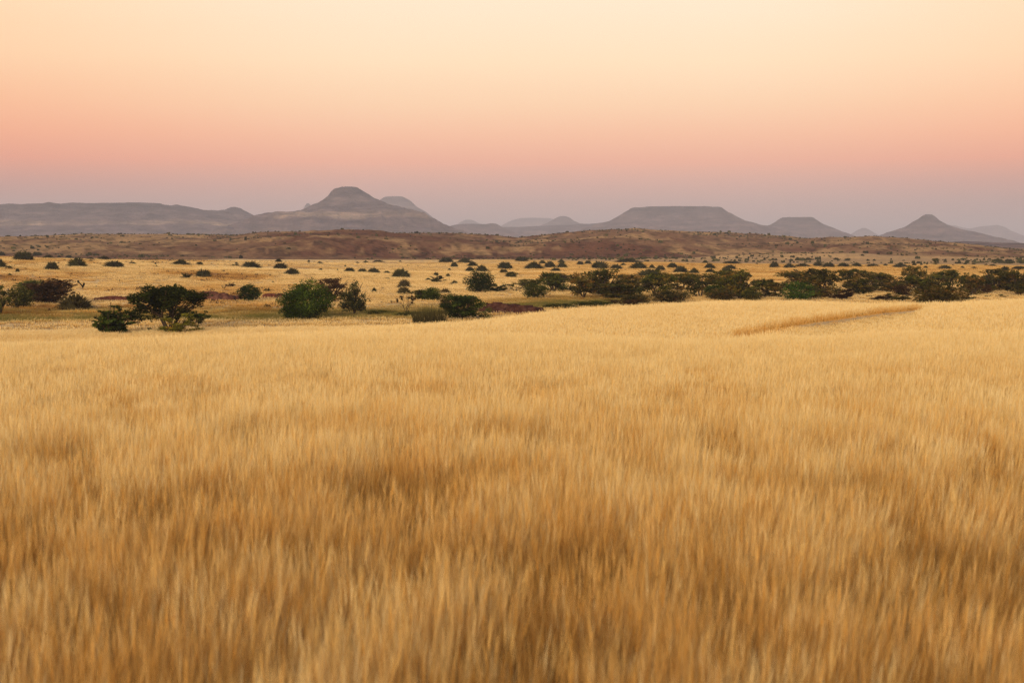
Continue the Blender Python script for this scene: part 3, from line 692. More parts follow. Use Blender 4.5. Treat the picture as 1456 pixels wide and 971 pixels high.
def make_plant(style, seed, n_leaf=2600, leaf=.13, rust=.0):
    """a plant one unit... built at width 1 x height 1 x depth 1 times the real size given later; returns (crown mesh, trunk mesh)"""
    rng = np.random.default_rng(seed); BV, BF = [], []
    cents, rads = [], []
    if style == 'umbrella':
        nl = rng.integers(5, 8); stems = rng.integers(3, 6)
        tips = []
        for s in range(stems):
            an = 2 * math.pi * (s + rng.uniform(-.3, .3)) / stems; rr = rng.uniform(.12, .3)
            p = np.array([0.02 * math.cos(an), .02 * math.sin(an), 0.0]); q = np.array([rr * .45 * math.cos(an), rr * .45 * math.sin(an), rng.uniform(.25, .38)])
            tube(BV, BF, p, q, .022, .015); 
            for b in range(4):
                an2 = an + rng.uniform(-.9, .9); r2 = rng.uniform(.14, .44); e = np.array([r2 * math.cos(an2), r2 * math.sin(an2), rng.uniform(.5, .86)])
                mid_ = (q + e) / 2 + np.array([0, 0, -.04]); tube(BV, BF, q, mid_, .012, .008, 4); tube(BV, BF, mid_, e, .008, .004, 4); tips.append(e)
        for e in tips:
            for k in range(2):
                c = e + rng.normal(0, .05, 3) * [1, 1, .6]; rr = math.hypot(c[0], c[1])
                c[2] = min(c[2], .93 - .5 * rr ** 2 * 2); cents.append(c); rads.append(rng.uniform(.07, .14))
        for k in range(26):
            an = rng.uniform(0, 2 * math.pi); rr = .44 * math.sqrt(rng.uniform(.02, 1)); top = .95 - .55 * rr ** 2
            cents.append(np.array([rr * math.cos(an), rr * math.sin(an), top - rng.uniform(0, .28) - .05])); rads.append(rng.uniform(.06, .12))
        for k in range(46):      # lower skirt of drooping branches
            an = rng.uniform(0, 2 * math.pi); rr = .36 * math.sqrt(rng.uniform(.05, 1)); cents.append(np.array([rr * math.cos(an), rr * math.sin(an), rng.uniform(.10, .66)])); rads.append(rng.uniform(.07, .12))
        flat = .7
    elif style in ('tree', 'high_tree'):      # crown of lobes, for 'tree' almost down to the grass
        for s in range(5):
            an = 2 * math.pi * (s + rng.uniform(-.3, .3)) / 5; e0 = np.array([0.1 * math.cos(an), .1 * math.sin(an), .3]); tube(BV, BF, (0, 0, 0), e0, .022, .015)
            for b in range(4):
                an2 = an + rng.uniform(-.9, .9); r2 = rng.uniform(.2, .4); e = np.array([r2 * math.cos(an2), r2 * math.sin(an2), rng.uniform(.35, .8)]); tube(BV, BF, e0, e, .012, .005, 4)
        for lb_ in range(15):
            an0 = 2 * math.pi * lb_ / 9 * 2.4 + rng.uniform(-.5, .5); r0 = rng.uniform(.05, .32); c0 = np.array([r0 * math.cos(an0), r0 * math.sin(an0), rng.uniform(.16 if style == 'tree' else .36, .78) - .25 * r0]); R0 = rng.uniform(.12, .20)
            for k in range(11):
                v_ = rng.normal(size=3); v_ /= np.linalg.norm(v_); cc_ = c0 + v_ * R0 * rng.uniform(.4, 1.1) * [1.1, 1.1, .7]; cc_[2] = max(.07 if style == 'tree' else .24, cc_[2]); cents.append(cc_); rads.append(rng.uniform(.055, .10))
        flat = .9
    elif style == 'round':
        for s in range(6):
            an = 2 * math.pi * s / 6; tube(BV, BF, (0, 0, 0), (.2 * math.cos(an), .2 * math.sin(an), .55), .02, .008)
        for k in range(150):
            an = rng.uniform(0, 2 * math.pi); u = rng.uniform(-.9, 1); rr = .42 * (max(0, 1 - abs(u) ** 2.6)) ** .5 * rng.uniform(.45, 1.02) * (1 + .16 * math.sin(3 * an + seed) + .10 * math.sin(5 * an + 2 * seed))
            cents.append(np.array([rr * math.cos(an), rr * math.sin(an), .47 + .44 * u * rng.uniform(.72, 1.06) * (1 + .12 * math.sin(4 * an + seed))])); rads.append(rng.uniform(.08, .14))
        for k in range(50):
            an = rng.uniform(0, 2 * math.pi); rr = .28 * math.sqrt(rng.uniform()); cents.append(np.array([rr * math.cos(an), rr * math.sin(an), rng.uniform(.1, .75)])); rads.append(rng.uniform(.1, .15))
        flat = 1.1
    elif style == 'scrub':
        for s in range(16):
            an = rng.uniform(0, 2 * math.pi); r2 = rng.uniform(.15, .5); e = np.array([r2 * math.cos(an), r2 * math.sin(an), rng.uniform(.3, .95) * (1 - r2 * .5)])
            m1 = e * [.45, .45, .5] + rng.normal(0, .02, 3); tube(BV, BF, (0, 0, 0), m1, .012, .009, 4); tube(BV, BF, m1, e, .009, .003, 4)
            for k in range(3):
                f_ = rng.uniform(.45, 1.0); cents.append(e * f_ + rng.normal(0, .03, 3)); rads.append(rng.uniform(.05, .11))
        flat = .6
    elif style == 'spray':      # upright shrub with layered side sprays, like a young conifer
        for s in range(15):
            an = rng.uniform(0, 2 * math.pi); ln = rng.uniform(.02, .38); hh = rng.uniform(.65, 1.0) * (1 - ln * 1.3)
            e = np.array([ln * math.cos(an), ln * math.sin(an), hh]); tube(BV, BF, (0, 0, 0), e, .012, .003, 4)
            for k in range(7):
                f_ = rng.uniform(.2, 1.0); b_ = e * f_; an2 = rng.uniform(0, 2 * math.pi); l2 = .16 * (1.1 - f_ * .7)
                e2 = b_ + np.array([l2 * math.cos(an2), l2 * math.sin(an2), .05]); tube(BV, BF, b_, e2, .005, .002, 3)
                cents.append((b_ + e2) / 2); rads.append(l2 * .34); cents.append(e2); rads.append(l2 * .24)
        flat = 1.3
    elif style == 'twig':
        def grow(p, d, L, r, lev):
            e = p + d * L; tube(BV, BF, p, e, r, r * .6, 4 if lev < 2 else 3)
            if lev < 4:
                for k in range(3):
                    d2 = d + rng.normal(0, .55, 3); d2[2] = d2[2] * .6 + .1; d2 /= np.linalg.norm(d2); grow(e, d2, L * .72, r * .6, lev + 1)
        for s in range(5):
            an = 2 * math.pi * s / 5; d = np.array([math.cos(an) * .6, math.sin(an) * .6, .8]); d /= np.linalg.norm(d); grow(np.zeros(3), d, .3, .014, 0)
        BV_ = np.array(BV); 
        for k in range(14):
            c = BV_[rng.integers(0, len(BV_))]; cents.append(c); rads.append(.06)
        flat = .6
    cents = np.array(cents); rads = np.array(rads)
    n_leaf = int(n_leaf * 1.5); leaf = leaf * 1.2
    w = rads ** 2; per = np.maximum(6, (n_leaf * w / w.sum()).astype(int))
    tones = np.clip(rng.normal(.42, .27, len(cents)) + rust * (rng.uniform(size=len(cents)) < .3) , 0, 1)
    V, F, T = leaves(rng, cents, rads, tones, per, leaf, flat)
    mn, mx_ = np.percentile(V, 1.0, axis=0), np.percentile(V, 99, axis=0)
    sx = 1 / (mx_[0] - mn[0]); sz = 1 / mx_[2]
    V = V * [sx, sx, sz]; BVa = np.array(BV) * [sx, sx, sz] if BV else np.zeros((0, 3))
    V[:, 2] = np.maximum(V[:, 2], .0)
    return (V, F, T), (BVa, np.array(BF))
# variant prototypes ---------------------------------------------------------
PROTO = {}
def proto(style, k, mat, n_leaf, leaf, rust=0.0):
    key = (style, k, mat, n_leaf, leaf)
    if key not in PROTO:
        (V, F, T), (BV, BF) = make_plant(style, 1000 + 37 * k + len(style), n_leaf, leaf, rust)
        PROTO[key] = (mesh_from('crown', V, F, [MAT[mat]], False, {'tone': T}), mesh_from('trunk', BV, BF, [MAT['bark']], True))
    return PROTO[key]
def plant(name, style, k, mat, px, row, w, h, label, category, group=None, n_leaf=2400, leaf=.024, colour=(1, 1, 1, 1), rot=None, depth=1.0, rust=0.0, dmin=90, d=None, dy=0):
    if d is None: gx, gy, gz, gd = at(px, row, dmin)
    else:
        a_ = px_az(px); gx, gy, gd = d * math.sin(a_), d * math.cos(a_), d; gz = Z1(gx, gy)
    W = w / FPX * gd; Hh = h / FPX * gd
    if d is not None:      # base hidden: h counts from row upward, extend to the ground
        q = ray(px, row - h); ztop = CAM_H + gd * q[2] / math.hypot(q[0], q[1]); Hh = ztop - gz
    if group == 'acacias in the dark belt across the valley': W *= 1.14; Hh *= 1.04
    cm, tm = proto(style, k, mat, n_leaf, leaf, rust)
    o = bpy.data.objects.new(name, None); COL.objects.link(o); o.location = (gx, gy, gz - .03)
    o.empty_display_size = .5
    rz = rot if rot is not None else random.Random(px * 7 + row).uniform(-.5, .5)
    o.rotation_euler = (0, 0, rz); o.scale = (W, W * depth, Hh)
    c = link('crown', cm, o); c.color = colour; link('trunk', tm, o)
    o['label'] = label; o['category'] = category
    if group: o['group'] = group
    NOG.append((gx, gy, W * .3))
    return o
NOG = []

def dome_mesh(seed, n=620, lump=.25):
    """a domed milkbush: hundreds of pencil stems fanning from the root to an uneven dome"""
    rng = np.random.default_rng(seed); V, F, T = [], [], []
    lob = [(rng.uniform(0, 2 * math.pi), rng.uniform(.1, .3), rng.uniform(.75, 1.0)) for _ in range(5)]
    for i in range(n):
        an = rng.uniform(0, 2 * math.pi); u = rng.uniform(0.0, 1.0); ph = math.acos(u)   # polar from up
        R = .5 * (1 + .15 * math.sin(2 * an + seed) + .11 * math.sin(5 * an + 2 * seed)) * rng.uniform(.80, 1.08)
        hgt = 1.0 * (1 + .24 * math.sin(2 * an + seed * 1.7) * math.sin(ph) + .1 * math.sin(5 * an + seed)) * rng.uniform(.80, 1.08)
        e = np.array([R * math.sin(ph) * math.cos(an), R * math.sin(ph) * math.sin(an), max(.02, hgt * math.cos(ph) ** 1.15)])
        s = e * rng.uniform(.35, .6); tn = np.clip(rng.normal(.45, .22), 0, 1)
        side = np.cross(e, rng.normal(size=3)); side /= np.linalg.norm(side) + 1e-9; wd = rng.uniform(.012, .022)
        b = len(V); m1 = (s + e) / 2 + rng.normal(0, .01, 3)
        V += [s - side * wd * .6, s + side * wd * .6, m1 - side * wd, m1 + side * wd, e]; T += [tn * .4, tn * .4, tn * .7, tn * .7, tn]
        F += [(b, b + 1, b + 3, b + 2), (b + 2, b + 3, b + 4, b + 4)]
    # lumpy inner core in darker tones, makes the dome opaque
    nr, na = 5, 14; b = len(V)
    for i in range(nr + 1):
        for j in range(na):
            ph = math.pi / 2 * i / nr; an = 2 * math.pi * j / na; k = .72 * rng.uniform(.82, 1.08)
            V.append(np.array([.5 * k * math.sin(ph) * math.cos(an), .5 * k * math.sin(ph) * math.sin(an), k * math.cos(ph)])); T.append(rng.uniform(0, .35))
    for i in range(nr):
        for j in range(na):
            j2 = (j + 1) % na; F.append((b + i * na + j, b + i * na + j2, b + (i + 1) * na + j2, b + (i + 1) * na + j))
    me = bpy.data.meshes.new('milkbush')
    F2 = [tuple(dict.fromkeys(f)) for f in F]
    me.from_pydata([tuple(v) for v in V], [], F2)
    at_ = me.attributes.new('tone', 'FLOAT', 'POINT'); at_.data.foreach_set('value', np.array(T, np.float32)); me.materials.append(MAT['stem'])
    return me
DOMES = [dome_mesh(s) for s in (1, 2, 3, 4, 5, 6)]
def dome(px, row, w, h, label, group=None, k=None, colour=(1, 1, 1, 1), name='milkbush', category='bush', d=None):
    if d is None: gx, gy, gz, gd = at(px, row, 120)
    else:
        a_ = px_az(px); gx, gy, gd = d * math.sin(a_), d * math.cos(a_), d; gz = Z1(gx, gy)
    W = w / FPX * gd; Hh = h / FPX * gd
    r_ = random.Random(int(px * 13 + row * 7))
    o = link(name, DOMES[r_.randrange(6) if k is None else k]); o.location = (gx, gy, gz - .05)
    o.scale = (W * 1.1, W * 1.1, Hh * 1.06); o.rotation_euler = (0, 0, r_.uniform(0, 6)); o.color = colour
    o['label'] = label; o['category'] = category
    if group: o['group'] = group
    return o

G_L = 'milkbushes on the left slope'; G_C = 'milkbushes scattered over the middle plain'; G_R = 'milkbushes on the gold strip above the acacias'; G_F = 'milkbushes in a line at the foot of the right ridge'; G_T = 'small bushes dotted over the plain'
DL = [
 (33, 370, 33, 12, 'widest dark milkbush on the brow of the left slope, with a flat lopsided dome', G_L),
 (53, 363.5, 14, 5, 'small milkbush just behind the widest one on the left brow', G_L),
 (69, 368, 17, 6, 'low flat milkbush on the left brow, right of the widest one', G_L),
 (74, 384.5, 24, 12, 'round dark milkbush below the brow, second large one from the left edge', G_L),
 (110, 379.5, 27, 13, 'tall full dome milkbush standing on the left slope above the leafless snag', G_L),
 (98, 367, 11, 4, 'thin milkbush peeping over the brow behind the tall full dome', G_L),
 (129, 369.5, 11, 3.5, 'small flat milkbush on the brow, right of the tall full dome', G_L),
 (129, 372.5, 9, 3, 'sliver of low bush just in front of the brow beside the tall full dome', G_L),
 (148, 369.5, 21, 5.5, 'long low milkbush on the skyline of the left slope', G_L),
 (162, 380.5, 28, 9.5, 'broad dome milkbush alone on open grass, right of the tall full dome', G_L),
 (188, 375.8, 12, 3.5, 'very flat small milkbush by the brow, right of the broad lone dome', G_L),
 (1, 381, 16, 12, 'dark milkbush cut by the left edge of the photo', G_L),
 (13, 382.5, 12, 4, 'low scrubby milkbush touching the one at the left edge', G_L),
 (3, 363.5, 10, 5, 'small bush on the brow at the left edge', G_L),
 (257, 377, 25, 8, 'dark milkbush on the brow above the spreading acacia', G_L),
 (284, 377, 10, 5, 'small greyish bush on the brow, right of the dark milkbush', G_L),
 (289, 394.5, 26, 11, 'umbrella-like milkbush on open grass above the red rocks', G_L),
 (357, 381, 28, 9.5, 'broad milkbush on the edge of the grass rise, above the small dark tree', G_L),
 (334, 378.5, 15, 2.8, 'very low bush in the grass left of the broad milkbush', G_L),
 (396, 373, 13, 5, 'small dark milkbush nearest the foot of the red hill', G_C),
 (399, 383, 25, 9, 'upper milkbush of a pair of domes left of centre', G_C),
 (415, 390, 24, 9, 'lower milkbush of a pair of domes left of centre', G_C),
 (497, 387, 20, 6.5, 'leftmost of three low milkbushes in a row left of centre', G_C),
 (515, 387.5, 13, 6, 'middle and smallest of three low milkbushes in a row left of centre', G_C),
 (531, 388.5, 21, 7.5, 'right of three low milkbushes in a row left of centre', G_C),
 (538, 373, 17, 3.2, 'thin dark bush at the far edge of the straw plain', G_C),
 (634, 373, 25, 7.5, 'left of two milkbushes side by side at the far edge of the plain', G_C),
 (661, 373.7, 23, 7, 'right of two milkbushes side by side at the far edge of the plain', G_C),
 (646, 380, 13, 8, 'small upright milkbush below the two at the far edge of the plain', G_C),
 (672, 379, 16, 7, 'rear milkbush of a clump of three in the middle plain', G_C),
 (668, 386, 16, 7, 'front left milkbush of a clump of three in the middle plain', G_C),
 (685, 386.5, 19, 10, 'largest, right-hand milkbush of a clump of three in the middle plain', G_C),
 (718, 382.5, 27, 10.5, 'lopsided milkbush in the middle plain, above a smaller one', G_C),
 (716, 388.5, 15, 6, 'small milkbush just below the lopsided one in the middle plain', G_C),
 (742, 371.5, 22, 7, 'milkbush backed by the dark foot of the ridge at the middle dip', G_C),
 (759, 382.5, 28, 10.5, 'large lone dome milkbush in the middle plain', G_C),
 (771, 375.3, 12, 5.5, 'leftmost, far milkbush of a cluster right of the large lone dome', G_C),
 (782, 380.5, 20, 9.5, 'centre milkbush of a cluster right of the large lone dome', G_C),
 (799, 381, 16, 9, 'right milkbush of a cluster right of the large lone dome', G_C),
 (798, 373.8, 12, 5, 'rear milkbush peeping over the cluster right of the large lone dome', G_C),
 (790, 386.5, 19, 6, 'low milkbush in front of the cluster right of the large lone dome', G_C),
 (825, 376.3, 13, 5, 'left of a small far pair of milkbushes on the gold strip', G_R),
 (836, 375.8, 13, 5.5, 'right of a small far pair of milkbushes on the gold strip', G_R),
 (853, 382, 27, 11, 'big milkbush at the left end of the gold strip', G_R),
 (876, 382.8, 22, 7, 'flatter milkbush joined to the right of the big one on the gold strip', G_R),
 (886, 378, 10, 4, 'small milkbush behind the flatter one on the gold strip', G_R),
 (893, 373, 36, 6, 'long dark thicket along the far edge of the gold strip', G_R),
 (908, 382, 28, 9.5, 'wide milkbush on the gold strip above the rust-topped acacia', G_R),
 (927, 382, 11, 6, 'small milkbush squeezed between two wider ones on the gold strip', G_R),
 (939, 385, 17, 8, 'milkbush right of the squeezed small one on the gold strip', G_R),
 (956, 381, 20, 7.5, 'tidy dome milkbush near the centre of the gold strip', G_R),
 (925, 393, 37, 11, 'broad greyish milkbush rising right behind the acacia belt', G_R),
 (968, 388, 26, 10, 'tall milkbush behind the acacia belt, left of its small neighbour', G_R),
 (987, 389.5, 15, 8.5, 'small round milkbush leaning on the taller one behind the acacias', G_R),
 (1009, 382, 17, 8, 'upper milkbush of a stacked pair on the gold strip', G_R),
 (1010, 388.3, 19, 6.3, 'lower milkbush of a stacked pair on the gold strip', G_R),
 (1038, 383, 19, 6.5, 'small dome milkbush behind the broad grey one at the right of the clump', G_R),
 (1033, 391, 30, 10.5, 'broad grey milkbush at the right end of the clump behind the acacias', G_R),
 (1063, 395, 16, 7.5, 'lone milkbush peeping over the right shoulder of the acacia thicket', G_R),
 (1101, 380.5, 16, 9, 'roundest milkbush at the left end of the dark line below the right ridge', G_F),
 (1122, 381, 17, 6.5, 'second milkbush from the left in the dark line below the right ridge', G_F),
 (1141, 379.5, 24, 5, 'long flat milkbush third from the left in the dark line below the right ridge', G_F),
 (1163, 378.5, 15, 6, 'small milkbush fourth from the left in the dark line below the right ridge', G_F),
 (1178, 380, 21, 6.5, 'fifth milkbush from the left in the dark line below the right ridge', G_F),
 (1199, 379.7, 22, 6, 'sixth milkbush from the left in the dark line below the right ridge', G_F),
 (1218, 379, 15, 5.5, 'seventh milkbush from the left in the dark line below the right ridge', G_F),
 (1241, 379, 19, 4, 'flat milkbush left of the flat-topped umbrella acacia', G_F),
 (1280, 380.5, 22, 6.5, 'dark milkbush on the line just behind the flat-topped umbrella acacia', G_F),
 (1316, 382, 8, 4, 'small dark bush on the line, right of the umbrella acacia', G_F),
 (1343.5, 383, 17, 6, 'broad milkbush on the line above the two-tiered acacia', G_F),
 (1429, 386, 14, 7, 'neat dome milkbush on gold grass near the right edge', G_F),
 (1449, 383, 24, 4.5, 'low dark hedge-like bush cut by the right edge of the photo', G_F),
 (639, 384.5, 6, 3, None, G_T), (221, 377, 4, 3.5, None, G_T), (439, 373, 5, 3.5, None, G_T), (455, 375, 10, 3, 'flat dark bush above left of the three low milkbushes', G_T), (456, 385, 8, 3.5, None, G_T), (491, 379.5, 4, 3, None, G_T), (480, 385.5, 3, 3, None, G_T), (520, 373.5, 8, 3, 'small flat bush left of the thin dark one at the far plain edge', G_T),
 (336, 375.5, 6, 3, None, G_T), (508, 374.5, 6, 2.5, None, G_T), (569, 372.5, 5, 2, None, G_T), (1003, 374, 10, 3.5, 'small flat bush at the far edge of the gold strip above the stacked pair', G_T), (1040, 375, 30, 4, 'very wide low thicket at the far edge of the gold strip', G_T), (1076, 376.5, 5, 3, None, G_T), (1087, 370, 4, 4, None, G_T), (1099, 370, 6, 3, None, G_T), (1134, 369.5, 6, 4, None, G_T),
 (1149, 370, 12, 4, 'low bush on the flats behind the long flat milkbush', G_T), (1189, 369.5, 10, 3, 'low bush on the flats behind the fifth milkbush of the line', G_T), (1204, 371, 9, 2.5, None, G_T), (1226, 364, 7, 2.5, None, G_T), (1234, 371, 6, 2.5, None, G_T), (1243, 371, 5, 2.5, None, G_T), (1300, 377.5, 7, 3.5, None, G_T), (1310, 377, 4, 3, None, G_T), (1318, 376, 3, 3, None, G_T), (1293, 380, 8, 3, None, G_T),
 (1344, 373, 6, 2.5, None, G_T), (1364, 375, 6, 5, None, G_T), (1376, 372, 8, 2.5, None, G_T), (1368.5, 381.5, 7, 3, None, G_T), (1372, 376, 5, 2.5, None, G_T), (1384, 376, 5, 2.5, None, G_T), (1420, 372, 13, 4, 'left of two low bushes on the stony flats near the right edge', G_T), (1434, 372.5, 14, 4, 'right of two low bushes on the stony flats near the right edge', G_T), (1402, 377, 5, 2, None, G_T), (1411, 379, 14, 3, 'thin bush on the flats behind the neat dome milkbush', G_T), (1385, 382, 12, 3, 'thin low bush on the line right of the broad milkbush', G_T),
 (25, 388, 7, 6, None, G_T), (14, 393, 8, 4, None, G_T), (388, 403, 6, 3, None, G_T), (551, 397, 8, 2.5, None, G_T), (532, 416, 8, 7, None, G_T), (550, 389, 12, 4, 'low bush touching the left side of the fuzzy grey-green one', G_T), (84, 366, 6, 3, None, G_T), (1259, 378, 7, 3, None, G_T),
]
for px_, row_, w_, h_, lb, g_ in DL:
    cc_ = random.Random(int(px_)).uniform(.8, 1.15)
    dome(px_, row_, w_, h_, lb or 'tiny dark bush, one of many dots on the far straw plain', g_, colour=(cc_, cc_, cc_ * random.Random(int(row_)).uniform(.85, 1.1), 1))
GREYC = (1.35, 1.25, 1.3, 1)
dome(570, 394.5, 32, 12.5, 'fuzzy grey-green bush on the middle plain above the stacked grey pair', k=1, colour=(1.4, 1.4, 1.3, 1), name='grey_bush')
dome(575, 409.5, 20, 12, 'upper grey-brown round bush of a stacked pair', k=2, colour=(1.35, 1.1, 1.2, 1), name='grey_bush')
dome(574, 418.5, 22, 11, 'lower grey-brown round bush of a stacked pair', k=3, colour=(1.6, 1.35, 1.45, 1), name='grey_bush')
dome(633, 418, 20, 8, 'brownish low bush behind the yellow-green one', k=4, colour=(1.6, 1.1, .9, 1), name='brown_bush')
dome(646, 404, 12, 5.5, 'small olive bush right of the wide dark scrub', k=5, name='olive_bush')
dome(637, 394, 9, 5, 'small olive bush above right of the wide dark scrub', k=0, colour=(1.2, 1.2, .9, 1), name='olive_bush')
dome(620, 392, 9, 5, 'small dark bush directly above the wide dark scrub', k=1, colour=(.7, .7, .7, 1), name='dark_bush')
dome(107, 439.5, 52, 21, 'large grey-brown dome bush of thin stems beside the green river grass', k=0, colour=(1.2, 1.0, 1.0, 1), name='grey_bush')

# trees and shrubs seen well
P = plant
P('shrub', 'scrub', 1, 'leaf', 1, 447, 22, 38, 'sparse olive shrub cut by the left edge of the photo', 'shrub', n_leaf=900, leaf=.03)
P('bush', 'round', 1, 'leaf', 27, 438, 38, 29, 'dark olive round bush, left one of the thicket near the left edge', 'bush', n_leaf=3000)
P('bush', 'tree', 2, 'leaf', 48, 430, 42, 29, 'grey-green bush in the middle of the thicket near the left edge', 'bush', colour=(1.3, 1.4, 1.6, 1), n_leaf=3000)
P('bush', 'tree', 3, 'leafbrown', 73, 432, 52, 32, 'reddish-brown bush, right one of the thicket near the left edge', 'bush', n_leaf=3000, colour=(.75, .75, .75, 1))
P('shrub', 'spray', 1, 'leafgreen', 158, 478, 48, 40, 'ragged dark green shrub with upright sprays, left of the spreading acacia', 'shrub', n_leaf=3800, leaf=.02, colour=(1.2, 1.0, 1.1, 1))
P('acacia_tree', 'high_tree', 21, 'leafgreen', 241, 474, 100, 64, 'largest dark spreading acacia, standing in front of the red rocks on the left', 'tree', n_leaf=9000, leaf=.014, colour=(.75, .55, .8, 1))
P('shrub', 'scrub', 3, 'leaf', 248, 477, 66, 30, 'yellow-green shrub growing under the largest spreading acacia', 'shrub', n_leaf=1500, leaf=.022, colour=(2.6, 2.3, 1.2, 1))
P('shrub', 'scrub', 5, 'leafgreen', 279, 462, 36, 24, 'dark drooping shrub at the right foot of the largest acacia', 'shrub', n_leaf=1300, leaf=.025, colour=(.9, .8, .9, 1))
P('shrub', 'scrub', 6, 'leafgreen', 209, 475, 14, 9, 'small dark shrub in the grass left of the largest acacia trunk', 'shrub', n_leaf=500, leaf=.04, colour=(.9, .8, .9, 1))
P('tree', 'round', 4, 'leafgreen', 354, 428.5, 31, 23, 'small dark green tree at the right end of the red rocks', 'tree', n_leaf=2600, leaf=.03, colour=(.7, .65, .9, 1))
P('scrub', 'scrub', 4, 'leaf', 263, 397, 14, 8, 'small jagged dark scrub left of the umbrella-like milkbush', 'bush', n_leaf=900, leaf=.04, colour=(.8, .8, .8, 1))
P('scrub', 'scrub', 7, 'leafbrown', 327, 408.5, 14, 6, 'small brown scrub in the grass above the red rocks', 'bush', n_leaf=900, leaf=.04, colour=(.7, .7, .8, 1))
P('scrub', 'scrub', 8, 'leaf', 380, 415.5, 10, 6, 'tiny black-looking scrub between the small dark tree and the bright bush', 'bush', n_leaf=800, leaf=.05, colour=(.5, .5, .5, 1))
P('round_bush', 'round', 2, 'leafgreen', 438, 453.5, 70, 52, 'biggest bright green round bush in front of the brown trees', 'bush', n_leaf=12000, leaf=.0145, colour=(1.35, 1.25, 1.2, 1))
P('bush', 'round', 3, 'leafgreen', 414, 453, 27, 21, 'low dark green lobe of bush at the left foot of the bright round bush', 'bush', n_leaf=2600, leaf=.03, colour=(.85, .85, .9, 1))
P('tree', 'tree', 5, 'leafbrown', 471, 431, 42, 34, 'reddish-brown tree behind the bright green round bush', 'tree', n_leaf=2600, leaf=.022, colour=(.9, .9, .9, 1))
P('tree', 'tree', 6, 'leaf', 504, 446.5, 36, 43, 'upright olive-brown tree right of the bright green round bush', 'tree', n_leaf=3600, leaf=.02, colour=(1.1, 1.1, 1.5, 1))
P('thorn_shrub', 'twig', 1, 'leafbrown', 577, 445, 28, 25, 'nearly bare brown thorn shrub in the golden river grass', 'shrub', n_leaf=420, leaf=.03, colour=(.6, .6, .6, 1))
P('bush', 'tree', 7, 'leaf', 600, 427, 36, 14, 'dark olive bush left of the yellow-green one', 'bush', n_leaf=2200, leaf=.03, colour=(.8, .9, .8, 1))
P('bush', 'round', 5, 'leafgreen', 615, 428, 26, 18, 'yellow-green leafy bush above the river grass', 'bush', n_leaf=2400, leaf=.03, colour=(1.5, 1.2, 1.0, 1))
P('scrub', 'scrub', 9, 'leaf', 621, 401.8, 25, 10, 'wide dark angular scrub on the middle plain', 'bush', n_leaf=1600, leaf=.035, colour=(.55, .6, .6, 1))
P('shrub', 'tree', 8, 'leaf', 635, 448, 22, 27, 'dark brown scrub between the reedy clump and the green bush', 'shrub', n_leaf=1400, leaf=.03, colour=(.8, .7, .8, 1))
P('bush', 'tree', 29, 'leafgreen', 658, 455, 62, 35, 'dense green bush at the edge of the foreground grass, left of the rock mound', 'bush', n_leaf=5200, leaf=.018, colour=(.85, .75, .9, 1), dmin=110)
P('tree', 'round', 6, 'leafgreen', 682, 416, 40, 30, 'dark green tree with a square crown on the middle plain', 'tree', n_leaf=3200, leaf=.024, colour=(.7, .6, .8, 1))
P('bush', 'scrub', 10, 'leafgreen', 708, 416, 28, 12, 'low dark bush trailing right of the square-crowned tree', 'bush', n_leaf=1700, leaf=.03, colour=(.7, .65, .8, 1))
P('shrub', 'round', 7, 'leaf', 727, 395, 17, 8.5, 'small leafy shrub below the lopsided milkbush', 'shrub', n_leaf=1200, leaf=.045)
P('thorn_shrub', 'twig', 2, 'leaf', 733, 415, 30, 15, 'leafless spreading thorn shrub in the middle of the valley', 'shrub', n_leaf=320, leaf=.03)
T_ = 'acacias in the dark belt across the valley'
P('acacia_tree', 'umbrella', 2, 'leaf', 753, 413, 30, 15, 'low umbrella acacia at the left end of the middle group', 'tree', T_, n_leaf=2400)
P('acacia_tree', 'round', 8, 'leaf', 762, 425, 33, 21, 'round olive bush-like acacia lowest in the middle group', 'tree', T_, n_leaf=2600, colour=(1.0, 1.1, .9, 1))
P('acacia_tree', 'tree', 10, 'leaf', 787, 416, 42, 26, 'spreading dark acacia of the middle group, right of the round olive one', 'tree', T_, n_leaf=3000, colour=(.9, 1, .9, 1))
P('acacia_tree', 'umbrella', 3, 'leaf', 786, 401, 28, 12, 'far umbrella acacia whose flat top shows over the middle group', 'tree', T_, n_leaf=1800, leaf=.03)
P('milkbush', 'tree', 11, 'leaf', 804, 400.5, 20, 8.5, 'low dome bush right of the far umbrella acacia', 'bush', n_leaf=1800, leaf=.035)
P('low_scrub_bank', 'round', 20, 'leaf', 796, 438.5, 52, 7, 'low dark scrub bank just right of the brown stone mound', 'bush', n_leaf=1600, leaf=.03, colour=(.7, .8, .7, 1), depth=.4)
P('low_scrub_bank', 'round', 21, 'leaf', 844, 436, 56, 8, 'low dark olive scrub bank under the left end of the long acacia belt', 'bush', n_leaf=1600, leaf=.03, colour=(.8, .95, .7, 1), depth=.4)
P('low_scrub_bank', 'round', 22, 'leaf', 540, 447, 44, 6, 'low olive scrub bank in the river grass between the olive-brown tree and the thorn shrub', 'bush', n_leaf=1400, leaf=.03, colour=(.9, 1.0, .7, 1), depth=.4)
P('low_scrub_bank', 'round', 23, 'leaf', 583, 449, 46, 6, 'low olive scrub bank at the foot of the nearly bare thorn shrub', 'bush', n_leaf=1400, leaf=.03, colour=(.8, .9, .7, 1), depth=.4)
P('low_scrub_bank', 'scrub', 24, 'leafbrown', 888, 434.5, 48, 8, 'low brown scrub bank at the crest below the tall second acacia of the belt', 'bush', n_leaf=1400, leaf=.03, colour=(.7, .7, .6, 1), depth=.4)
P('bush', 'scrub', 11, 'leaf', 811, 413.5, 12, 6, 'small scrub between the middle group and the long acacia belt', 'bush', n_leaf=700, leaf=.05)
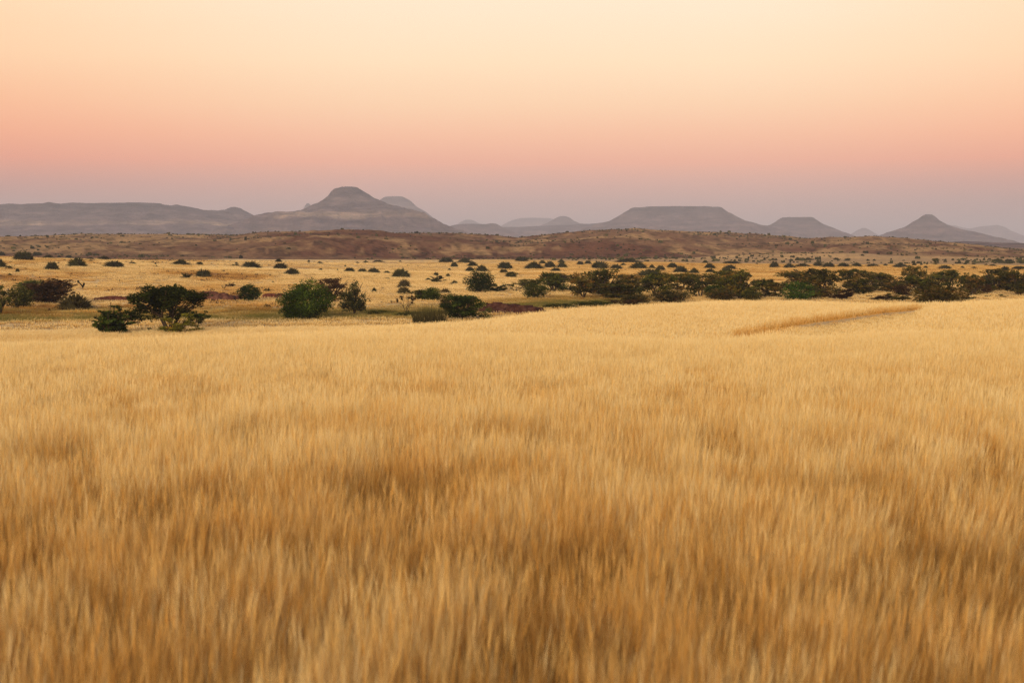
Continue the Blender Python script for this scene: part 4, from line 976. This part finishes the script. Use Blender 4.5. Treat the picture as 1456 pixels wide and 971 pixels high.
TR_ = [
 (829, 425, 34, 33, 'tree', 1, 'leaf', (1.15, .95, .9, 1), 'brownish acacia at the left end of the long belt'),
 (858, 421, 44, 36, 'tree', 2, 'leaf', (.85, .85, .85, 1), 'tall dark acacia, second in the long belt from its left end'),
 (884, 426, 48, 25, 'tree', 3, 'leaf', (.9, .85, .9, 1), 'low dark acacia spreading in front of the tall second one'),
 (899, 414, 40, 22, 'umbrella', 4, 'leaf', (1.5, 1.1, .9, 1), 'rust-and-olive topped acacia in the left half of the belt'),
 (903, 433, 44, 14, 'round', 9, 'leaf', (.75, .7, .8, 1), 'low dark thicket at the grass edge in the left half of the belt'),
 (932, 424, 46, 34, 'tree', 4, 'leaf', (1.0, 1.05, .9, 1), 'full olive acacia in the middle of the left half of the belt'),
 (952, 431, 56, 18, 'round', 10, 'leaf', (.85, .75, .9, 1), 'long dark low thicket at the grass edge left of the belt gap'),
 (966, 414, 44, 24, 'umbrella', 6, 'leaf', (1.2, 1.1, .9, 1), 'olive umbrella acacia above the small gap in the belt'),
 (996, 423, 44, 31, 'umbrella', 7, 'leaf', (.7, .7, .7, 1), 'black-green acacia with a visible trunk right of the small gap'),
 (1017, 424, 30, 18, 'round', 11, 'leafgreen', (.9, .8, .9, 1), 'deep green bush tucked between two acacias in the centre of the belt'),
 (1033, 412, 42, 25, 'tree', 5, 'leaf', (1.1, 1.05, .8, 1), 'tall olive acacia at the centre of the belt'),
 (1052, 426, 52, 37, 'tree', 6, 'leaf', (1.2, 1.1, .8, 1), 'rust-flecked broad acacia, biggest in the belt centre'),
 (1026, 428, 40, 17, 'round', 12, 'leaf', (.9, .8, .9, 1), 'dark low thicket at the foot of the biggest acacia'),
 (1068, 428, 30, 14, 'round', 13, 'leaf', (.95, .95, .85, 1), 'olive low bush at the right foot of the biggest acacia'),
 (1087, 424, 24, 25, 'umbrella', 8, 'leaf', (.65, .7, .7, 1), 'slim acacia with a clear stem standing in the gap of the belt'),
 (1106, 424, 24, 21, 'umbrella', 9, 'leaf', (.85, .8, .8, 1), 'thin see-through acacia left of the bright green bush'),
 (1138, 413, 50, 26, 'umbrella', 10, 'leaf', (1.1, .95, .8, 1), 'reddish-topped umbrella acacia behind the bright green bush'),
 (1135, 427, 42, 25, 'round', 14, 'leafgreen', (1.1, 1.2, 1.2, 1), 'bright green dense bush in the belt'),
 (1171, 424, 44, 38, 'umbrella', 12, 'leaf', (.85, .75, .8, 1), 'layered umbrella acacia, tallest right of the bright green bush'),
 (1158, 425, 30, 18, 'tree', 7, 'leaf', (1.1, 1, .8, 1), 'small olive bush in front of the layered acacia'),
 (1192, 427, 42, 15, 'scrub', 12, 'leafbrown', (.6, .6, .6, 1), 'twiggy brown scrub at the grass edge right of the layered acacia'),
 (1214, 408, 32, 23, 'umbrella', 13, 'leaf', (.75, .75, .7, 1), 'dark flat-topped acacia in the right half of the belt'),
 (1220, 418, 46, 21, 'tree', 8, 'leaf', (1.0, .95, .85, 1), 'broad olive acacia below the dark flat-topped one'),
 (1241, 409, 24, 20, 'umbrella', 14, 'leaf', (.75, .75, .75, 1), 'small dark acacia leaning over open grass in the right half'),
 (1264, 417, 46, 25, 'tree', 9, 'leaf', (1.05, .9, .85, 1), 'rounded brown-green acacia left of the flat-topped umbrella acacia'),
 (1250, 428.5, 34, 8, 'scrub', 13, 'leafbrown', (.7, .65, .6, 1), 'low twiggy scrub on pale grass near the track end'),
 (1276, 428.5, 32, 11, 'scrub', 14, 'leaf', (.9, .9, .9, 1), 'low dark scrub between the twiggy one and the big right thicket'),
 (1284, 421, 28, 15, 'round', 15, 'leafbrown', (.65, .65, .6, 1), 'brown rounded bush in front of the umbrella acacia'),
 (1300, 411, 26, 29, 'umbrella', 15, 'leaf', (.85, .85, .85, 1), 'narrow acacia with a disc-like flat top poking above the belt'),
 (1322, 424, 46, 30, 'tree', 12, 'leaf', (.85, .9, .8, 1), 'full dark acacia right of the disc-topped one'),
 (1351, 414, 38, 27, 'umbrella', 16, 'leaf', (.95, 1, .8, 1), 'two-tiered umbrella acacia right of the full dark one'),
 (1335, 436, 70, 27, 'round', 16, 'leaf', (.95, .75, .75, 1), 'biggest dark thicket reaching lowest into the foreground grass at right'),
 (1377, 412, 18, 19, 'umbrella', 17, 'leaf', (.7, .75, .7, 1), 'small dark acacia left of the big right-edge acacia'),
 (1384, 420, 28, 24, 'tree', 13, 'leaf', (1.0, .8, .8, 1), 'brownish acacia under the small dark one near the right edge'),
 (1401, 418.5, 20, 13, 'round', 17, 'leafbrown', (.8, .75, .7, 1), 'tawny bush in front of the wide acacia near the right edge'),
 (1414, 414, 50, 27, 'tree', 14, 'leaf', (.75, .75, .7, 1), 'wide dark acacia near the right edge'),
 (1450, 421, 48, 32, 'tree', 15, 'leaf', (.85, .75, .75, 1), 'dark acacia cut by the right edge of the photo'),
 (1380, 427.5, 18, 6, 'scrub', 15, 'leaf', (1, 1, 1, 1), 'small scrub right of the biggest right thicket'),
 (1403, 424, 9, 4, 'scrub', 16, 'leaf', (1, 1, 1, 1), 'tiny scrub on pale grass below the tawny bush'),
 (1425, 423, 16, 4, 'scrub', 17, 'leaf', (.7, .7, .7, 1), 'low dark scrub at the grass edge near the right edge'),
 (1331, 376, 8, 8, 'umbrella', 18, 'leaf', (1, 1, 1, 1), 'lone far tree standing on the flats above the two-tiered acacia'),
]
for px_, row_, w_, h_, st, k_, mt, cl, lb in TR_:
    tree_like = 'acacia' in lb.split(' in front')[0] and st in ('umbrella', 'tree') or 'tree' in lb[:14]
    nm = 'acacia_tree' if tree_like else ('thicket' if 'thicket' in lb else ('scrub' if st == 'scrub' else 'bush'))
    big = w_ >= 20
    P(nm, st, k_, mt, px_, row_, w_, h_, lb, 'tree' if nm == 'acacia_tree' else 'bush', T_ if nm == 'acacia_tree' else None, n_leaf=2800 if big else 1100, leaf=.024 if big else .045, colour=cl, rust=.35 if st != 'scrub' else 0, dmin=150)

# reedy clump of thin upright stems
def reed_clump(px, row, w, h, label):
    gx, gy, gz, gd = at(px, row, 110); W = w / FPX * gd; Hh = h / FPX * gd; rng = np.random.default_rng(5); V, F, T = [], [], []
    for i in range(900):
        an = rng.uniform(0, 2 * math.pi); r = W / 2 * math.sqrt(rng.uniform()); p = np.array([r * math.cos(an), r * .6 * math.sin(an), 0.0]); L = Hh * (1 - .35 * (r / W * 2) ** 2) * rng.uniform(.6, 1.0)
        dx = math.cos(an) * .22 * r / W * 2; e = p + np.array([dx + rng.normal(0, .06), rng.normal(0, .06), 1]) * L; tn = rng.uniform(.2, 1)
        ph = rng.uniform(0, math.pi); sd_ = np.array([math.cos(ph), math.sin(ph), 0]) * .022; b = len(V)
        V += [p - sd_, p + sd_, e]; T += [tn * .3, tn * .3, tn]; F.append((b, b + 1, b + 2))
    o = link('reed_clump', mesh_from('reed_clump', V, F, [MAT['stem']], False, {'tone': T})); o.location = (gx, gy, gz); o.color = (1.3, 1.15, 1.1, 1)
    o['label'] = label; o['category'] = 'reeds'
reed_clump(611, 461, 48, 33, 'grey-green clump of thin upright stems at the edge of the foreground grass')
# dark leafless snag on the left slope
def snag():
    gx, gy, gz, gd = at(118, 411, 150); u = gd / FPX; V, F = [], []
    def B(a, b, r0, r1): tube(V, F, (a[0] * u, a[2] * u, a[1] * u), (b[0] * u, b[2] * u, b[1] * u), r0 * u, r1 * u, 6)
    B((0, -.5, 0), (-.2, 3, 0), 1.6, 1.2); B((-.2, 3, 0), (-3.2, 6.4, .4), 1.1, .7); B((-3.2, 6.4, .4), (-6.2, 9.2, .6), .7, .9); B((-6.2, 9.2, .6), (-7.0, 11.4, .6), 1.6, 1.3); B((-.2, 3, 0), (1.6, 6, -.3), 1.1, 1.3); B((1.6, 6, -.3), (1.2, 8, -.3), 1.7, 1.0)
    B((-3, 6, .4), (-3.4, 8, 1.4), .35, .1); B((1.4, 6.5, 0), (3, 7.6, 1), .4, .1); B((0, 0, 0), (3, .4, 1), .9, .3); B((0, 0, 0), (-3, .5, -1), .8, .3)
    o = link('snag', mesh_from('snag', V, F, [MAT['charred']], True)); o.location = (gx, gy, gz); o['label'] = 'black forked dead stump on the left slope above the grey-brown dome bush'; o['category'] = 'dead tree'
snag()

# rocky outcrops: a low core with heaped angular stones
def outcrop(i, mound, n, label, colour, peak=1.0):
    gx, gy, gz, gd, hw, hh = mound; rng = np.random.default_rng(70 + i); V, F = [], []
    dep = hw * .55
    def hgt(x, y): return hh * peak * max(0.0, 1 - (x / hw) ** 2 - (y / dep) ** 2) ** .6 * (.35 + .9 * float(fbm(np.array([x * .45 + 9 * i]), np.array([y * .45]), 4, 3)[0]))
    nx, ny = 30, 14; 
    for a_ in range(ny):
        for b_ in range(nx):
            x = -hw + 2 * hw * b_ / (nx - 1); y = -dep + 2 * dep * a_ / (ny - 1)
            V.append((x, y, hgt(x, y) * .85 - .25 + Z1(gx + x, gy + y + dep * .6) - gz))
    for a_ in range(ny - 1):
        for b_ in range(nx - 1): q = a_ * nx + b_; F.append((q, q + 1, q + nx + 1, q + nx))
    for k in range(n):
        x = rng.uniform(-1, 1) * hw; y = rng.uniform(-1, 1) * dep
        if (x / hw) ** 2 + (y / dep) ** 2 > 1: continue
        s = rng.uniform(.18, .5) * (1.8 if rng.uniform() < .15 else 1); z = hgt(x, y) * .85 + s * .2 - .15 + Z1(gx + x, gy + y + dep * .6) - gz
        b = len(V); R = rng.uniform(.6, 1.1, 8); an = rng.uniform(0, 3)
        for c_, (ux, uy, uz) in enumerate([(-1, -1, -1), (1, -1, -1), (1, 1, -1), (-1, 1, -1), (-1, -1, 1), (1, -1, 1), (1, 1, 1), (-1, 1, 1)]):
            k_ = R[c_] * s * (.75 if uz > 0 else 1); V.append((x + (ux * math.cos(an) - uy * math.sin(an)) * k_, y + (ux * math.sin(an) + uy * math.cos(an)) * k_, z + uz * k_ * .7))
        F += [(b, b + 3, b + 2, b + 1), (b + 4, b + 5, b + 6, b + 7), (b, b + 1, b + 5, b + 4), (b + 1, b + 2, b + 6, b + 5), (b + 2, b + 3, b + 7, b + 6), (b + 3, b, b + 4, b + 7)]
    o = link('rock_outcrop', mesh_from('rock_outcrop', V, F, [MAT['rock']], False)); o.location = (gx, gy + dep * .6, gz); o.color = colour
    o['label'] = label; o['category'] = 'rock outcrop'; o['group'] = 'red rock outcrops along the dry river'
outcrop(0, MOUNDS[0], 700, 'dark brown mound of stones in the valley, right of the dense green bush', (.55, .6, .65, 1), 1.15)
outcrop(1, MOUNDS[1], 420, 'heap of red rocks between the largest acacia and the small dark tree', (.85, .95, 1.0, 1), 1.1)
outcrop(2, MOUNDS[2], 300, 'thin strip of red rocks left of the largest acacia', (.9, .8, .8, 1), 1.1)
outcrop(3, MOUNDS[3], 90, 'few red rocks in the grass right of the small dark tree', (1.0, .9, .9, 1), 1.1)

# countless specks of scrub over the ridge and its foot
def speck_scrub():
    rng = np.random.default_rng(99); V, F, T = [], [], []
    n = 5200; a = rng.uniform(rad(-25), rad(25), n * 3); d = rng.uniform(640, 1330, n * 3)
    d[:1300] = rng.uniform(1180, 1300, 1300)
    x, y = d * np.sin(a), d * np.cos(a); cl = fbm(x / 60, y / 40, 91, 3)
    ok = rng.uniform(size=len(x)) < smooth(.42, .62, cl) * .8 + .08 + .25 * (d > 1180)
    px = W0 / 2 + np.tan(a) * FPX
    ok &= ~((d < np.interp(px, [0, 300, 700, 900, 1456], [640, 800, 760, 690, 620])))
    x, y = x[ok][:n], y[ok][:n]; z = Z(x, y)
    for xx, yy, zz in zip(x, y, z):
        w = rng.uniform(.4, 1.4) * (1.8 if rng.uniform() < .08 else 1); h_ = w * rng.uniform(.45, .9); tn = rng.uniform(0, .8)
        for k in range(7):
            an = rng.uniform(0, 2 * math.pi); b = len(V); r = w * .5
            c = np.array([xx + rng.normal(0, .25) * w, yy + rng.normal(0, .25) * w, zz])
            u_ = np.array([math.cos(an), math.sin(an), 0]) * r * rng.uniform(.5, 1)
            V += [c - u_, c + u_, c + u_ * .6 + [0, 0, h_ * rng.uniform(.6, 1)], c - u_ * .6 + [0, 0, h_ * rng.uniform(.6, 1)]]; T += [tn] * 4; F.append((b, b + 1, b + 2, b + 3))
    o = link('scrub_cover', mesh_from('scrub_cover', V, F, [MAT['stem']], False, {'tone': T})); o['kind'] = 'stuff'; o['label'] = 'countless dark specks of scrub over the brown rocky ridge'; o['category'] = 'scrub'
speck_scrub()

def slope_litter():
    rng = np.random.default_rng(7); V, F, T = [], [], []
    n = 16000; a = rng.uniform(rad(-25), rad(25), n); d = np.sqrt(rng.uniform(195 ** 2, 640 ** 2, n)); x, y = d * np.sin(a), d * np.cos(a); px = W0 / 2 + np.tan(a) * FPX
    pr = smooth(.56, .68, fbm(x / 16, y / 26, 9, 4)) * (1 - smooth(380, 520, px)) * .55 + smooth(.60, .70, fbm(x / 50, y / 9, 95, 4)) * .22 * (1 - smooth(700, 900, px)) + .004
    ok = rng.uniform(size=n) < pr; x, y = x[ok], y[ok]; z = Z(x, y)
    for xx, yy, zz in zip(x, y, z):
        w = rng.uniform(.25, .8); tn = rng.uniform(0, .9)
        for k in range(5):
            an = rng.uniform(0, 2 * math.pi); b = len(V); c = np.array([xx + rng.normal(0, .3) * w, yy + rng.normal(0, .3) * w, zz]); u_ = np.array([math.cos(an), math.sin(an), 0]) * w * .5; hh = np.array([rng.normal(0, .1), 0, rng.uniform(.3, .75) * w])
            V += [c - u_, c + u_, c + hh + u_ * .3]; T += [tn] * 3; F.append((b, b + 1, b + 2))
    o = link('low_scrub', mesh_from('low_scrub', V, F, [MAT['leafbrown']], False, {'tone': T})); o['kind'] = 'stuff'; o['label'] = 'low dark brown scrub and stony bits sprinkled over the grassy slopes'; o['category'] = 'scrub'
slope_litter()

# ------------------------------------------------------------------ haze
def haze():
    R, zb, zt = 32000.0, -40.0, 330.0
    V = [(sx * R, sy * R, z) for z in (zb, zt) for sx, sy in ((-1, -1), (1, -1), (1, 1), (-1, 1))]
    F = [(0, 3, 2, 1), (4, 5, 6, 7), (0, 1, 5, 4), (1, 2, 6, 5), (2, 3, 7, 6), (3, 0, 4, 7)]
    m, t, out = new_mat('haze'); v = N(t, 'ShaderNodeVolumePrincipled'); v.inputs['Density'].default_value = HAZE; v.inputs['Color'].default_value = (.89, .86, .98, 1)
    t.links.new(v.outputs[0], out.inputs['Volume']); m.cycles.volume_sampling = 'DISTANCE'
    link('haze', mesh_from('haze', V, F, [m]), kind='stuff', label='thin dusty evening haze softening the far mountains', category='haze')
HAZE = 1.1e-4
haze()
